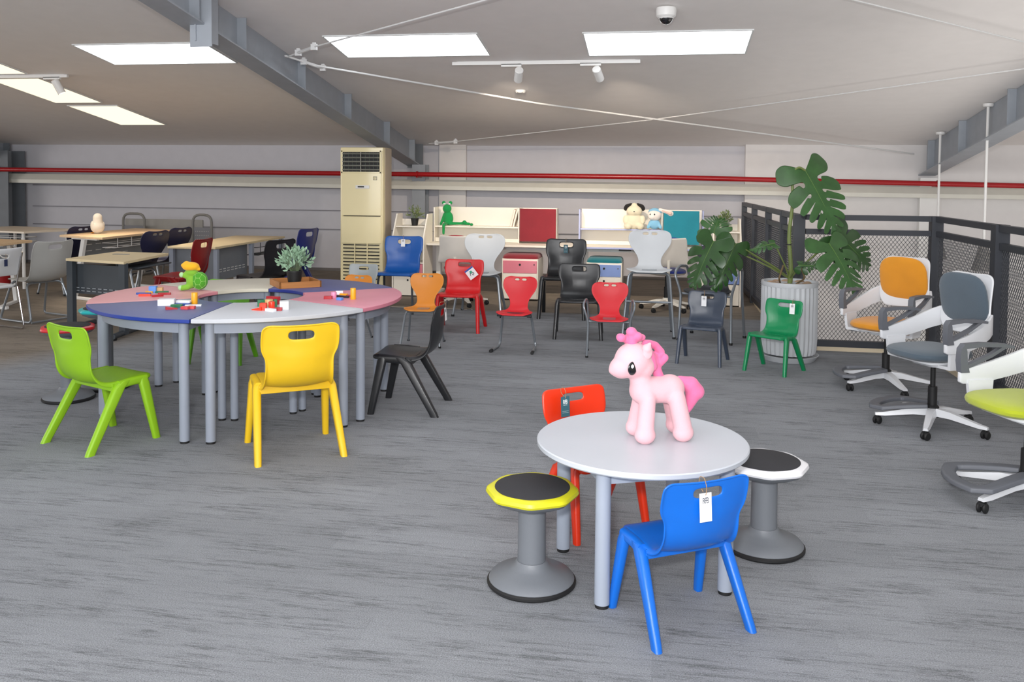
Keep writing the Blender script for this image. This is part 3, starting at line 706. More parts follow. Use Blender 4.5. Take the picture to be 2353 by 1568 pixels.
# ================================================================ ring of six tables
RC = Vector((-2.81, 5.69)); RO, RI, TH = 1.045, .36, .76
M_frame_g = mat('blue_grey_table_frame', '8f96a3', rough=.5, bump=.1, bscale=600, var=.03)
def pol(c, r, a): return (c[0]+r*math.cos(R(a)), c[1]+r*math.sin(R(a)))
A0 = -83
segs = [('c9ccd2', 'c4c7cd', 'light_grey', 'light grey segment of the ring table, nearest the camera'),
        ('d98b9c', 'cf7f92', 'pink', 'pink segment at the right side of the ring table'),
        ('555b8e', '24307e', 'blue', 'dark blue segment of the ring table carrying the wooden tray'),
        ('cdc7b8', 'cbc5b4', 'beige', 'beige segment at the far side of the ring table'),
        ('dfa0a4', 'd98c97', 'rose', 'pink segment at the left of the ring table, under the turtle plush'),
        ('59628f', '1e3892', 'blue2', 'blue segment at the near left of the ring table')]
for i, (ct_, ce, nm, lab) in enumerate(segs):
    a0, a1 = A0+60*i, A0+60*(i+1); t = thing('segment_table', lab, 'table', (RC.x+.72*math.cos(R(a0+30)), RC.y+.72*math.sin(R(a0+30)), 0), 0, 'six table segments forming the ring table')
    O = Vector((t.location.x, t.location.y)); cc = RC-O; g_ = .25
    def ringpoly(ro, ri, ins=0., n=14):
        out = []; d0 = math.degrees(ins/ro); d1 = math.degrees(ins/max(ri, .05))
        for k in range(n+1): out.append(pol(cc, ro, a0+g_+d0+(60-2*g_-2*d0)*k/n))
        for k in range(n+1): out.append(pol(cc, ri, a1-g_-d1-(60-2*g_-2*d1)*k/n))
        return out
    mt_ = mat('laminate_'+nm, ct_, rough=.42, var=.015, bump=.08, bscale=900); me_ = mat('edge_'+nm, ce, rough=.4, var=.02)
    ad = math.degrees(.022/RO)
    m_ = MB(); L_ = []
    for z, ins in ((TH-.026, .004), (TH-.022, 0), (TH-.004, 0)): L_.append([Vector((x, y, z)) for x, y in ringpoly(RO-ins, RI+ins, ins)])
    m_.loft(L_); obj('edge_band', m_, me_, t)
    obj('tabletop', MB().loft([[Vector((x, y, z)) for x, y in ringpoly(RO-ins, RI+ins, ins)] for z, ins in ((TH-.0045, .001), (TH-.001, .001), (TH, .004))]), mt_, t)
    # apron under the outer and inner arc and along the radial sides
    legs = [(.95, a0+4.8), (.95, a1-4.8), (.455, a0+5.2), (.455, a1-5.2)]
    ap = MB()
    def bar(pa, pb, h=.05, w_=.025):
        pa, pb = Vector((*pa, 0)), Vector((*pb, 0)); d = pb-pa; ap.box(((pa+pb)/2)+Vector((0, 0, TH-.027-h/2)), (d.length, w_, h), math.atan2(d.y, d.x))
    aa, ab = legs[0][1], legs[1][1]
    def arc_bar(r, b0, b1, h, n=14):
        L__ = []
        for k in range(n+1):
            a = b0+(b1-b0)*k/n; (xi, yi), (xo, yo) = pol(cc, r-.0125, a), pol(cc, r+.0125, a)
            L__.append([Vector((xi, yi, TH-.027-h)), Vector((xo, yo, TH-.027-h)), Vector((xo, yo, TH-.027)), Vector((xi, yi, TH-.027))])
        ap.loft(L__)
    arc_bar(.95, aa, ab, .07)
    bar(pol(cc, .95, aa), pol(cc, .455, legs[2][1]), .06); bar(pol(cc, .95, ab), pol(cc, .455, legs[3][1]), .06)
    arc_bar(.455, legs[2][1], legs[3][1], .06, 8)
    obj('apron', ap, M_frame_g, t)
    for r, a in legs:
        x, y = pol(cc, r, a); rad = .030 if r > .6 else .026
        lg = obj('leg', cached(('ring', rad), lambda: MB().cyl((0, 0, .014), (0, 0, TH-.027), rad, seg=20).mesh('leg')), M_frame_g, t, loc=(x, y, 0))
        obj('rubber_foot', cached(('ringf', rad), lambda: MB().cyl((0, 0, 0), (0, 0, .015), rad*.9, seg=16).mesh('rubber_foot')), M_black, lg)

# ================================================================ round table
rtb = thing('round_table', 'small round light grey table with four tube legs, pink plush pony on top', 'table', (-.055, 3.53, 0))
H2 = .545
obj('tabletop', MB().lathe([(.001, H2-.025), (.418, H2-.025), (.424, H2-.019), (.425, H2-.004), (.421, H2), (.001, H2)], seg=96), mat('laminate_grey_white', 'bcc1c9', rough=.35, var=.015, bump=.06, bscale=900), rtb)
for a in (-112, -22, 68, 158):
    x, y = .355*math.cos(R(a)), .355*math.sin(R(a))
    lg = obj('leg', cached('rleg', lambda: MB().cyl((0, 0, .014), (0, 0, H2-.026), .029, seg=24).mesh('leg')), mat('round_table_frame', '969eac', rough=.45, var=.02), rtb, loc=(x, y, 0))
    obj('rubber_foot', cached('rlegf', lambda: MB().cyl((0, 0, 0), (0, 0, .015), .026, seg=16).mesh('rubber_foot')), M_black, lg)
ap = MB()
for a in (-112, -22, 68, 158):
    b_ = a+90; p0 = Vector((.355*math.cos(R(a)), .355*math.sin(R(a)), H2-.052)); p1 = Vector((.355*math.cos(R(b_)), .355*math.sin(R(b_)), H2-.052))
    d = p1-p0; ap.box((p0+p1)/2, (d.length, .025, .05), math.atan2(d.y, d.x))
obj('apron', ap, _M['round_table_frame'], rtb)
obj('frame_plate', MB().box((0, 0, H2-.031), (.30, .30, .01)), M_tube_d, rtb)

# ================================================================ swivel chairs by the railing
M_sw = mat('swivel_white_plastic', 'd8dade', rough=.3, var=.01); M_swg = mat('swivel_grey_plastic', '60636a', rough=.5, bump=.2, bscale=500, var=.02)
def base_star(t, th0, r, mleg, ring=True, hub=.11):
    for k in range(5):
        a = R(th0+72*k); u = Vector((math.cos(a), math.sin(a), 0)); n_ = Vector((-u.y, u.x, 0)); m_ = MB()
        L_ = []
        for d, wd, zt, zb in ((.02, .034, .135, .085), (.12, .030, .125, .085), (r-.04, .022, .085, .062), (r+.015, .016, .076, .060)):
            L_.append([u*d+n_*wd+Vector((0, 0, zb)), u*d-n_*wd+Vector((0, 0, zb)), u*d-n_*wd*.7+Vector((0, 0, zt)), u*d+n_*wd*.7+Vector((0, 0, zt))])
        m_.loft(L_); lg = obj('base_leg', m_, mleg, t)
        ca = MB(); c = u*r; q = R(random.uniform(0, 360)); v = Vector((math.cos(q), math.sin(q), 0)); Mx = v.to_track_quat('Z', 'Y').to_matrix()
        for s_ in (-1, 1): ca.lathe([(.001, -.009), (.02, -.009), (.026, -.004), (.026, .004), (.02, .009), (.001, .009)], c+v*.014*s_+Vector((0, 0, .026)), 16, Mx)
        ca.cyl(c+Vector((0, 0, .03)), c+Vector((0, 0, .064)), .009).box(c+Vector((0, 0, .042)), (.03, .03, .02), q)
        obj('caster', ca, M_black, lg)
    obj('hub', MB().lathe([(.001, .075), (.045, .075), (.042, .14), (.03, .15), (.001, .15)], seg=24), M_black if ring else mleg, t)
def pad(c, d, mtx=None, n=5, N=28, K=12):
    """superellipsoid cushion"""
    m_ = MB(); loops = []
    M_ = Matrix.Translation(Vector(c)) @ (mtx.to_4x4() if mtx else Matrix.Identity(4))
    for i in range(1, K):
        ph = -math.pi/2+math.pi*i/K; cr = abs(math.cos(ph))**.55; z = math.copysign(abs(math.sin(ph))**.8, math.sin(ph))
        lp = []
        for k in range(N):
            a = 2*math.pi*k/N; e = 2/3.2
            lp.append(M_ @ Vector((d[0]/2*cr*math.copysign(abs(math.cos(a))**e, math.cos(a)), d[1]/2*cr*math.copysign(abs(math.sin(a))**e, math.sin(a)), d[2]/2*z)))
        loops.append(lp)
    m_.loft(loops); return m_
def swivel_arm_chair(x, y, theta, fcol, fname, label, base0, s=1.0, baseyaw=0):
    t = thing('swivel_chair', label, 'chair', (x, y, 0), hd(theta), 'white-framed swivel chairs along the railing', s)
    Mf = fabric(fname, fcol)
    base_star(t, base0-theta+90, .33, M_sw)
    # grey foot ring over two of the legs
    fa = base0+36-theta+90
    def fr(ang, r, z): return Vector((r*math.cos(R(fa+ang)), r*math.sin(R(fa+ang)), z))
    outer = [fr(-80, .05, .152), fr(-45, .15, .14), fr(-37, .30, .112), fr(-30, .345, .108), fr(-12, .36, .105), fr(12, .36, .105), fr(30, .345, .108), fr(37, .30, .112), fr(45, .15, .14), fr(80, .05, .152)]
    m_ = MB(); loops = []
    for i, p in enumerate(outer):
        q = outer[min(i+1, len(outer)-1)]-outer[max(i-1, 0)]; q.z = 0; q.normalize(); nn = Vector((-q.y, q.x, 0)); wv = .038
        loops.append([p+nn*wv+Vector((0, 0, -.014)), p-nn*wv+Vector((0, 0, -.014)), p-nn*wv*.9+Vector((0, 0, .012)), p+nn*wv*.9+Vector((0, 0, .012))])
    m_.loft(loops); me = bake(m_.mesh('foot_ring'), [('BEVEL', dict(width=.006, segments=2)), ('SUBSURF', dict(levels=1, render_levels=1))])
    obj('foot_ring', me, M_swg, t)
    obj('gas_lift', MB().cyl((0, 0, .14), (0, 0, .40), .016).cyl((0, 0, .13), (0, 0, .27), .028), M_black, t)
    obj('seat_pan', MB().rbox((0, .0, .455), (.36, .36, .02), .08).rbox((0, -.02, .435), (.2, .24, .04), .03), M_sw, t)
    obj('lever', MB().cyl((.1, .05, .43), (.22, .07, .425), .008).rbox((.23, .07, .425), (.05, .03, .012), .008), M_swg, t)
    obj('seat_cushion', pad((0, .04, .50), (.43, .46, .085)), Mf, t)
    tl = Matrix.Rotation(R(-78), 3, 'X')
    obj('back_cushion', pad((0, -.232, .835), (.385, .35, .055), Matrix.Rotation(R(80), 3, 'X')), Mf, t)
    # white back shell wrapping into the arms
    rows = []
    bs = shell([(-.225, .61, .14, 0), (-.235, .66, .19, .01), (-.245, .72, .205, .02), (-.252, .80, .196, .02), (-.268, .90, .192, .018), (-.284, .97, .187, .016), (-.292, .998, .165, .014), (-.294, 1.005, .12, .012)],
               [-1, -.9, -.6, -.3, 0, .3, .6, .9, 1], set(), .014, 0, 2, 'back_shell')
    obj('back_shell', bs, M_sw, t)
    for sx in (-1, 1):
        m_ = MB(); P = [(-.255, .76, .63, .205), (-.20, .735, .61, .235), (-.10, .69, .575, .262), (0, .655, .55, .275), (.10, .63, .54, .278), (.165, .615, .54, .275), (.185, .60, .55, .273)]
        m_.loft([[Vector((sx*(xx-.012), yy, zt)), Vector((sx*(xx+.012), yy, zt)), Vector((sx*(xx+.012), yy, zb)), Vector((sx*(xx-.012), yy, zb))] for yy, zt, zb, xx in P])
        me = bake(m_.mesh('arm_band'), [('BEVEL', dict(width=.006, segments=2))], 40); obj('arm_band', me, M_sw, t)
        b = MB().loft([[Vector((sx*xx-.011, y0_, z)), Vector((sx*xx+.011, y0_, z)), Vector((sx*xx+.011, y1_, z)), Vector((sx*xx-.011, y1_, z))] for xx, y0_, y1_, z in ((.268, -.01, .14, .56), (.262, .0, .135, .49), (.255, .01, .13, .44))])
        b.loft([[Vector((sx*xx, y_, z)) for y_, z in ((.01, z0_), (.13, z0_), (.13, z0_-.02), (.01, z0_-.02))] for xx, z0_ in ((.265, .455), (.10, .452))])
        obj('seat_bracket', b, M_sw, t)
        # grey armrest loop
        g_ = MB(); Q = [(.182, .60), (.19, .66), (.185, .725), (.165, .75), (.06, .755), (-.06, .748), (-.13, .735)]
        g_.loft([[Vector((sx*.276-.020, a-.0, c_-.0)), Vector((sx*.276+.020, a, c_)), Vector((sx*.276+.018, a+dx, c_+dz)), Vector((sx*.276-.018, a+dx, c_+dz))] for (a, c_), (dx, dz) in zip(Q, [(-.05, .0), (-.045, -.005), (-.035, -.012), (-.012, -.025), (0, -.022), (0, -.02), (0, -.015)])])
        g_.loft([[Vector((sx*.276+o, a, c_)) for o, a, c_ in ((-.014, .14, z_+.012), (.014, .14, z_+.012), (.014, .14, z_-.01), (-.014, .14, z_-.01))] if False else [Vector((sx*.276-.014, a, z_+.01)), Vector((sx*.276+.014, a, z_+.01)), Vector((sx*.276+.014, a, z_-.01)), Vector((sx*.276-.014, a, z_-.01))] for a, z_ in ((.14, .63), (.0, .685), (-.09, .735))])
        obj('armrest', g_, M_swg, t)
    return t
swO = swivel_arm_chair(1.745, 7.06, 228, 'd98f1a', 'orange_fabric', 'swivel chair with orange seat and back, nearest the potted plant', 136)
swG = swivel_arm_chair(1.77, 5.98, 208, '4c5a66', 'slate_fabric', 'swivel chair with slate grey-blue seat and back, middle of the row', 104)
swL = swivel_arm_chair(1.83, 4.66, 200, 'a8b41c', 'lime_fabric', 'swivel chair with lime green seat, cut off by the right frame edge', 144)
# ================================================================ desk row at the far end
M_dw = mat('desk_white_laminate', 'efe9dd', rough=.4, var=.01); M_lil = mat('lilac_edge', 'a9b1da', rough=.4)
M_felt_r = fabric('red_felt', '86222e'); M_felt_t = fabric('teal_felt', '1a8397')
def Xat(px, Y): return atY(px, 560, Y).x
def desk(x0, x1, label, edge, felt, fx0, fx1, hx0, hx1):
    yf, yb, zt = 11.3, 11.95, .71
    t = thing('height_desk', label, 'desk', ((x0+x1)/2, (yf+yb)/2, 0), 0, 'white desks with raised shelf backs'); ox, oy = t.location.x, t.location.y
    def P(x, y, z): return (x-ox, y-oy, z)
    obj('desktop', MB().rbox(P((x0+x1)/2, (yf+yb)/2, zt-.012), (x1-x0, yb-yf, .024), .03), M_dw, t)
    obj('edge_strip', MB().box(P((x0+x1)/2, yf-.002, zt-.013), (x1-x0-.06, .006, .022)), edge, t)
    hy0, hy1, ht = yb-.26, yb-.02, 1.185
    obj('hutch_back', MB().box(P((hx0+hx1)/2, hy1, (zt+ht)/2), (hx1-hx0, .018, ht-zt)), M_dw, t)
    for x in (hx0, hx1, fx0-.02):
        obj('side_panel', MB().rbox(P(x, (hy0+hy1)/2, (zt+ht)/2), (.018, hy1-hy0, ht-zt), .004), M_dw if x == fx0-.02 else edge if edge is M_lil else M_dw, t)
    obj('shelf', MB().box(P((hx0+fx0)/2, (hy0+hy1)/2, .92), (fx0-hx0-.03, hy1-hy0, .018)), M_dw, t)
    obj('shelf_edge', MB().box(P((hx0+fx0)/2, hy0-.002, .92), (fx0-hx0-.03, .004, .02)), edge, t)
    obj('back_rail', MB().box(P((hx0+fx0)/2, hy0+.02, zt+.03), (fx0-hx0-.03, .02, .05)), M_dw, t)
    obj('pin_board', MB().rbox(P((fx0+fx1)/2, hy0-.03, (zt+.025+ht)/2), (fx1-fx0, .02, ht-zt-.03), .006), felt, t)
    obj('cross_beam', MB().box(P((x0+x1)/2, (yf+yb)/2, zt-.06), (x1-x0-.2, .08, .05)), M_white, t)
    for x in (x0+.08, x1-.08):
        lg = obj('leg', MB().box(P(x, (yf+yb)/2+.1, .36), (.06, .09, .66)), M_white, t)
        obj('foot', MB().rbox(P(x, (yf+yb)/2, .018), (.06, .62, .035), .01), M_white, lg)
    obj('control_box', MB().rbox(P(x1-.25 if edge is not M_lil else x0+.62, yf+.05, zt-.035), (.16, .05, .02), .006), M_black, t)
    return t
x_ = Xat
desk(x_(978, 11.3), x_(1322, 11.3), 'white desk with a red pin board, left of the two far desks', M_dw, M_felt_r, x_(1194, 11.66), x_(1277, 11.66), x_(1006, 11.9), x_(1281, 11.9))
desk(x_(1326, 11.3), x_(1632, 11.3), 'white desk with lilac edges and a teal pin board, right of the two far desks', M_lil, M_felt_t, x_(1524, 11.66), x_(1606, 11.66), x_(1334, 11.9), x_(1613, 11.9))
def pedestal(px0, px1, Y, h, top, drw, label, n=3, cushion=True):
    x0, x1 = Xat(px0, Y), Xat(px1, Y); t = thing('drawer_pedestal', label, 'cabinet', ((x0+x1)/2, Y+.24, 0), 0, 'white drawer pedestals under the far desks'); w_ = x1-x0
    obj('body', MB().rbox((0, 0, h/2+.01), (w_, .48, h-.02), .006), M_dw, t)
    if cushion: obj('cushion', MB().loft([rr_loop(0, 0, h, w_, .48, .12), rr_loop(0, 0, h+.03, w_-.01, .47, .12), rr_loop(0, 0, h+.05, w_-.04, .43, .15), rr_loop(0, 0, h+.056, w_-.08, .39, .2)]), top, t)
    hh = (h-.04)/n
    for k in range(n):
        z = h-.02-hh*(k+.5)
        d = obj('drawer', MB().rbox((0, -.245, z), (w_-.03, .02, hh-.008), .004), drw if k == 0 else M_dw, t)
        obj('round_pull', MB().lathe([(.001, 0), (.014, 0), (.014, .006), (.001, .006)], (0, -.255, z+hh*.18), 14, Matrix.Rotation(R(90), 3, 'X')), M_black, d)
    obj('lock', MB().lathe([(.001, 0), (.009, 0), (.009, .006), (.001, .006)], (w_/2-.05, -.255, h-.02-hh*.3), 12, Matrix.Rotation(R(90), 3, 'X')), M_chrome, t)
    return t
M_pk = mat('pink_drawer', 'dc7f90', rough=.4); M_pb = mat('periwinkle_drawer', '7f98d3', rough=.4)
pedestal(1154, 1237, 11.15, .545, M_felt_r, M_pk, 'drawer pedestal with pink top drawer and dark red cushion')
pedestal(1348, 1430, 11.15, .52, fabric('teal_dark_felt', '0f6f7c'), M_pb, 'drawer pedestal with periwinkle top drawer and teal cushion')
def side_shelf(px0, px1, Y, label, drw, zs, hz, ztop):
    x0, x1 = Xat(px0, Y), Xat(px1, Y); t = thing('side_shelf', label, 'shelf', ((x0+x1)/2, Y+.22, 0), 0, 'white side shelves next to the far desks'); w_ = x1-x0
    for sx in (-1, 1):
        pp = [(-.22, 0), (.22, 0), (.22, ztop), (-.02, ztop), (-.22, hz)]
        m_ = MB().loft([[Vector((sx*w_/2+o, a, b)) for a, b in pp] for o in (-.009, .009)]); obj('side_panel', m_, M_dw, t)
    obj('back_panel', MB().box((0, .21, ztop/2-.03), (w_-.02, .012, ztop-.1)), M_dw, t)
    for z in (zs, zs-.30, .45): obj('shelf', MB().box((0, .05 if z > .7 else 0, z), (w_-.02, .30 if z > .7 else .42, .016)), M_dw, t)
    d = obj('drawer', MB().rbox((0, -.215, .36), (w_-.03, .018, .15), .004), drw, t); obj('round_pull', MB().lathe([(.001, 0), (.013, 0), (.013, .006), (.001, .006)], (0, -.224, .385), 12, Matrix.Rotation(R(90), 3, 'X')), M_black, d)
    d = obj('drawer', MB().rbox((0, -.215, .145), (w_-.03, .018, .26), .004), M_dw, t); obj('round_pull', MB().lathe([(.001, 0), (.013, 0), (.013, .006), (.001, .006)], (0, -.224, .22), 12, Matrix.Rotation(R(90), 3, 'X')), M_black, d)
side_shelf(902, 973, 11.2, 'white side shelf left of the far desks, small potted plant on it', M_pk, .93, .80, 1.10)
side_shelf(1640, 1703, 11.2, 'white side shelf right of the far desks, beside the dark railing', M_pb, .93, .80, 1.10)

# office chairs at those desks
def office_chair(x, y, theta, label, scol, sname, s=1.0):
    t = thing('office_chair', label, 'chair', (x, y, 0), hd(theta), 'white office chairs at the far desks', s)
    base_star(t, 20, .30, M_dw, ring=False)
    obj('gas_lift', MB().cyl((0, 0, .14), (0, 0, .42), .018).cyl((0, 0, .14), (0, 0, .28), .027), M_black, t)
    obj('seat_pan', MB().loft([rr_loop(0, 0, .42, .25, .25), rr_loop(0, .01, .44, .44, .42), rr_loop(0, .01, .455, .47, .45)]), mat('office_shell_cream', 'd9d2c8', rough=.5), t)
    obj('seat_cushion', pad((0, .02, .47), (.46, .45, .06)), fabric(sname, scol), t)
    obj('back_shell', shell([(-.20, .54, .25, 0), (-.22, .56, .25, .01), (-.225, .62, .235, .03), (-.235, .70, .215, .035), (-.25, .78, .212, .035), (-.27, .86, .205, .03), (-.28, .89, .19, .03)],
               [-1, -.9, -.6, -.3, 0, .3, .6, .9, 1], set(), .02, 0, 2, 'back_shell'), mat('office_shell_cream', 'd9d2c8'), t)
    obj('back_cushion', pad((0, -.225, .74), (.36, .30, .03), Matrix.Rotation(R(82), 3, 'X')), fabric(sname, scol), t)
    obj('back_stem', MB().tube([(0, -.1, .43), (0, -.24, .45), (0, -.26, .62)], .018, 10, fil=.05), M_dw, t)
    return t
office_chair(-2.42, 10.65, 80, 'white-backed office chair at the red desk, back to the camera', '9c2b37', 'office_red')
office_chair(.10, 10.75, 95, 'white-backed office chair with dark blue seat at the teal desk', '1d2f86', 'office_blue', 1.02)

# books on the red desk shelf
bp = Vector((x_(1186, 11.85), 11.82, .93))
for k, (dx, w_, h, ang, col, lab) in enumerate([(-.06, .03, .24, 14, 'd8b9a4', 'tan book leaning beside the red pin board'), (-.025, .025, .25, 14, 'e3d6cb', 'pale book leaning behind the tan one')]):
    b = thing('book', lab, 'book', (bp.x+dx, bp.y, .93), 0, 'leaning books on the red desk shelf', ry=R(ang))
    obj('cover', MB().box((-.0, 0, h/2), (w_, .16, h)), mat('cover%d' % k, col, rough=.6), b); obj('pages', MB().box((0, -.001, h/2), (w_-.008, .162, h-.008)), mat('paper', 'efe8da', rough=.8), b)

# ================================================================ air conditioner
M_ac = mat('cream_ac_enamel', 'f0e3b6', rough=.22, var=.01, coat=.3)
ac = thing('air_conditioner', 'tall cream floor-standing air conditioner with louvres below the steel beam', 'air conditioner', (-4.05, 11.66, 0))
W_, D_, Hh = .62, .36, 2.0
obj('body', MB().rbox((0, .01, Hh/2), (W_, D_, Hh), .02), M_ac, ac)
obj('side_panel', MB().rbox((W_/2+.003, .04, Hh/2), (.012, D_-.08, Hh-.02), .004), mat('painted_side_shade', 'b3a693', rough=.5), ac)  # side of the cabinet in shade, the shade painted as a darker beige
fy = -D_/2+.006
obj('upper_panel', MB().rbox((0, fy-.004, 1.36), (W_-.05, .02, .60), .008), M_ac, ac)
obj('lower_panel', MB().rbox((0, fy-.004, .86), (W_-.05, .02, .37), .008), M_ac, ac)
obj('panel_gap', MB().box((.01, fy-.012, 1.055), (W_-.09, .006, .008)), M_black, ac)
obj('outlet_opening', MB().box((.0, fy-.002, 1.80), (W_-.08, .02, .27)), M_black, ac)
fr = MB()
for a, b, c_, d in ((0, 1.945, W_-.04, .02), (0, 1.655, W_-.04, .02)): fr.rbox((a, fy-.008, b), (c_, .03, d), .004)
for sx in (-1, 1): fr.rbox((sx*(W_/2-.03), fy-.008, 1.80), (.03, .03, .31), .004)
obj('outlet_frame', fr, M_ac, ac)
for k in range(5): obj('louvre', MB().box((0, fy-.02, 1.69+k*.055), (W_-.09, .035, .008), mtx=Matrix.Rotation(R(-25), 3, 'X')), mat('louvre_grey', '8f8f86', rough=.5), ac)
for k in range(9):
    obj('vane', MB().box((-W_/2+.07+k*.06, fy-.008, 1.80), (.005, .02, .26)), mat('vane_green', '4b5a4c', rough=.5), ac)
obj('outlet_divider', MB().rbox((0, fy-.03, 1.80), (.014, .02, .27), .004), mat('louvre_grey', '8f8f86'), ac)
for k in range(11):
    z = .655-k*.047
    obj('intake_slot', MB().box((-.0, fy-.010, z), (W_-.10, .012, .013)), M_black, ac)
fb = MB()
for x in (-.09, .09): fb.box((x, fy-.016, .42), (.014, .01, .52))
obj('slot_bars', fb, M_ac, ac)
obj('display', MB().rbox((0.02, fy-.018, 1.455), (.20, .012, .045), .006), M_white, ac)
obj('display_window', MB().box((0.0, fy-.026, 1.458), (.09, .004, .018)), M_black, ac)
bd = obj('badge', MB().rbox((.20, fy-.016, 1.575), (.056, .004, .05), .012), mat('badge_grey', '6a6a66', rough=.5), ac)
obj('badge_face', MB().rbox((.20, fy-.019, 1.575), (.044, .004, .038), .01), M_ac, bd)
cu = bpy.data.curves.new('badge_number', 'FONT'); cu.body = '17'; cu.size = .036; cu.align_x = 'CENTER'; cu.align_y = 'CENTER'; cu.extrude = .0005
o_ = obj('badge_number', text_mesh(cu), _M['badge_grey'], bd); o_.location = (.20, fy-.0215, 1.575); o_.rotation_euler = (R(90), 0, 0)

# ================================================================ desks at the left
M_wt = wood_mat('pale_wood_top', 'dccaa4', 'd3bf97'); M_wt2 = wood_mat('warm_wood_top', 'dfc29d', 'd4b48c'); M_ch = mat('anthracite_steel', '3a4046', rough=.5)
def quad_top(t, pts, z, th, m, name='desktop'):
    O = t.location; P = [(p[0]-O.x, p[1]-O.y) for p in pts]
    obj(name, MB().loft([[Vector((x, y, z-th)) for x, y in P], [Vector((x, y, z-.003)) for x, y in P], [Vector((x*.995, y*.995, z)) for x, y in P]]), m, t)
    return [Vector((x, y, 0)) for x, y in P]
def slots(mb, a, b, z, n, h=.007, rows=2, dz=.03):
    d = b-a; ang = math.atan2(d.y, d.x); nrm = Vector((d.y, -d.x, 0)).normalized()
    for r in range(rows):
        for k in range(n):
            c = a+d*((k+.5)/n); mb.box(c+Vector((0, 0, z-r*dz))+nrm*.008, (d.length/n*.62, .004, h), ang)
# dark framed desk (nearest)
P1 = [(-5.88, 7.86), (-5.12, 7.68), (-5.24, 8.66), (-5.89, 8.71)]
t = thing('desk', 'pale wood-topped desk with dark grey frame, nearest of the left desks', 'desk', (-5.53, 8.2, 0), 0, 'school desks at the left')
q = quad_top(t, P1, .75, .025, M_wt)
ins = [v*.9 for v in q]
for v in (ins[0], ins[1]):
    obj('leg', MB().box((v.x, v.y, .38), (.075, .05, .70), R(-10)), M_ch, t)
for a, b in ((ins[0], ins[3]), (ins[1], ins[2])):
    d = b-a; obj('foot_tube', MB().tube([a+Vector((0, 0, .045))-d*.25, b+Vector((0, 0, .045))-d*.15], .028, 12), M_ch, t)
    for e in (a-d*.2, b-d*.2): obj('caster', MB().cyl((e.x-.012, e.y, .02), (e.x+.012, e.y, .02), .02), M_black, t)
mp = MB(); a, b = ins[0]*.98, ins[1]*.98; d = b-a; mp.box((a+b)/2+Vector((0, .05, .54)), (d.length, .012, .30), math.atan2(d.y, d.x))
obj('modesty_panel', mp, M_ch, t); sl = MB(); slots(sl, a+Vector((0, .045, 0)), b+Vector((0, .045, 0)), .45, 9); obj('panel_slots', sl, mat('slot_light', '9aa0a6'), t, kind='stuff')
obj('under_shelf', MB().rbox((.15, .05, .66), (.5, .6, .012), .02).box((.15, .05, .70), (.02, .6, .07)), M_ch, t)
obj('grommet', MB().rbox((-.1, .2, .752), (.18, .05, .004), .01), M_tube, t)
# white legged desk
P2 = [(-7.55, 9.98), (-6.76, 9.71), (-6.75, 11.35), (-7.5, 11.54)]
t = thing('desk', 'wood-topped desk on slanted white legs with the white bird plush', 'desk', (-7.15, 10.65, 0), 0, 'school desks at the left')
q = quad_top(t, P2, .82, .028, M_wt2)
def a_leg(t, c, u, m, w_=.62, z=.80):
    """A-shaped end frame: sloping leg, foot and top bar; u = direction across the desk"""
    c = Vector(c); m_ = MB(); L_ = []
    top = c+u*(-.02)+Vector((0, 0, z-.02)); bot = c+u*(-w_*.36)+Vector((0, 0, .02)); n_ = Vector((-u.y, u.x, 0))*.02
    L_ = [[bot-u*.03-n_, bot+u*.03-n_, bot+u*.03+n_, bot-u*.03+n_], [top-u*.035-n_, top+u*.035-n_, top+u*.035+n_, top-u*.035+n_]]
    m_.loft(L_); lg = obj('leg', m_, m, t)
    ang = math.atan2(u.y, u.x)
    obj('foot', MB().rbox(c+Vector((0, 0, .018))-u*.03, (w_, .045, .036), .01, ang), m, lg)
    obj('top_bar', MB().box(c+Vector((0, 0, z-.015)), (w_*.8, .04, .03), ang), m, lg)
u = Vector((.945, -.326, 0))
a_leg(t, (-.0, -.72, 0), u, M_white); a_leg(t, (0.02, .62, 0), u, M_white)
mp = MB().box((-.05, -.05, .62), (1.30, .012, .26), R(88)); obj('modesty_panel', mp, mat('grey_mesh_panel', '8b8f92', rough=.5), t)
sl = MB()
for z in (.70, .62, .55):
    for k in range(7): sl.box((-.035, -.6+k*.19, z), (.004, .11, .008))
obj('panel_slots', sl, M_white, t, kind='stuff')
bk = MB()
for z in (.72, .66): bk.tube([(.12, -.55, z), (.30, -.55, z), (.30, .5, z), (.12, .5, z), (.12, -.55, z)], .005, 6, fil=.02)
for y in (-.5, -.2, .1, .4): bk.tube([(.30, y, .79), (.30, y, .66), (.12, y, .66)], .005, 6, fil=.02)
obj('wire_basket', bk, M_white, t)
# grey framed double desk
P5 = [(-5.76, 9.50), (-5.16, 9.52), (-5.18, 11.5), (-5.9, 11.48)]
t = thing('desk', 'long pale wood-topped desk with blue-grey frame behind the dark red chair', 'desk', (-5.5, 10.5, 0), 0, 'school desks at the left')
q = quad_top(t, P5, .75, .025, M_wt)
ins = [v*.93 for v in q]
for v in ins + [(ins[1]+ins[2])/2, (ins[0]+ins[3])/2]: obj('leg', MB().box((v.x, v.y, .36), (.05, .05, .72)), M_frame_g, t)
mp = MB().box((-.0, -.85, .50), (.5, .012, .42)); obj('modesty_panel', mp, mat('grey_panel', '7b8087', rough=.5), t)
mp = MB().box((.22, -.4, .52), (.012, .9, .40)); obj('side_panel', mp, mat('grey_panel', '7b8087', rough=.5), t)
sl = MB()
for z in (.45, .42):
    for k in range(8): sl.box((.229, -.75+k*.1, z), (.004, .06, .008))
obj('panel_slots', sl, M_white, t, kind='stuff')
bk = MB()
for z in (.66, .58): bk.tube([(.24, .1, z), (.34, .1, z), (.34, .9, z), (.24, .9, z)], .005, 6, fil=.02)
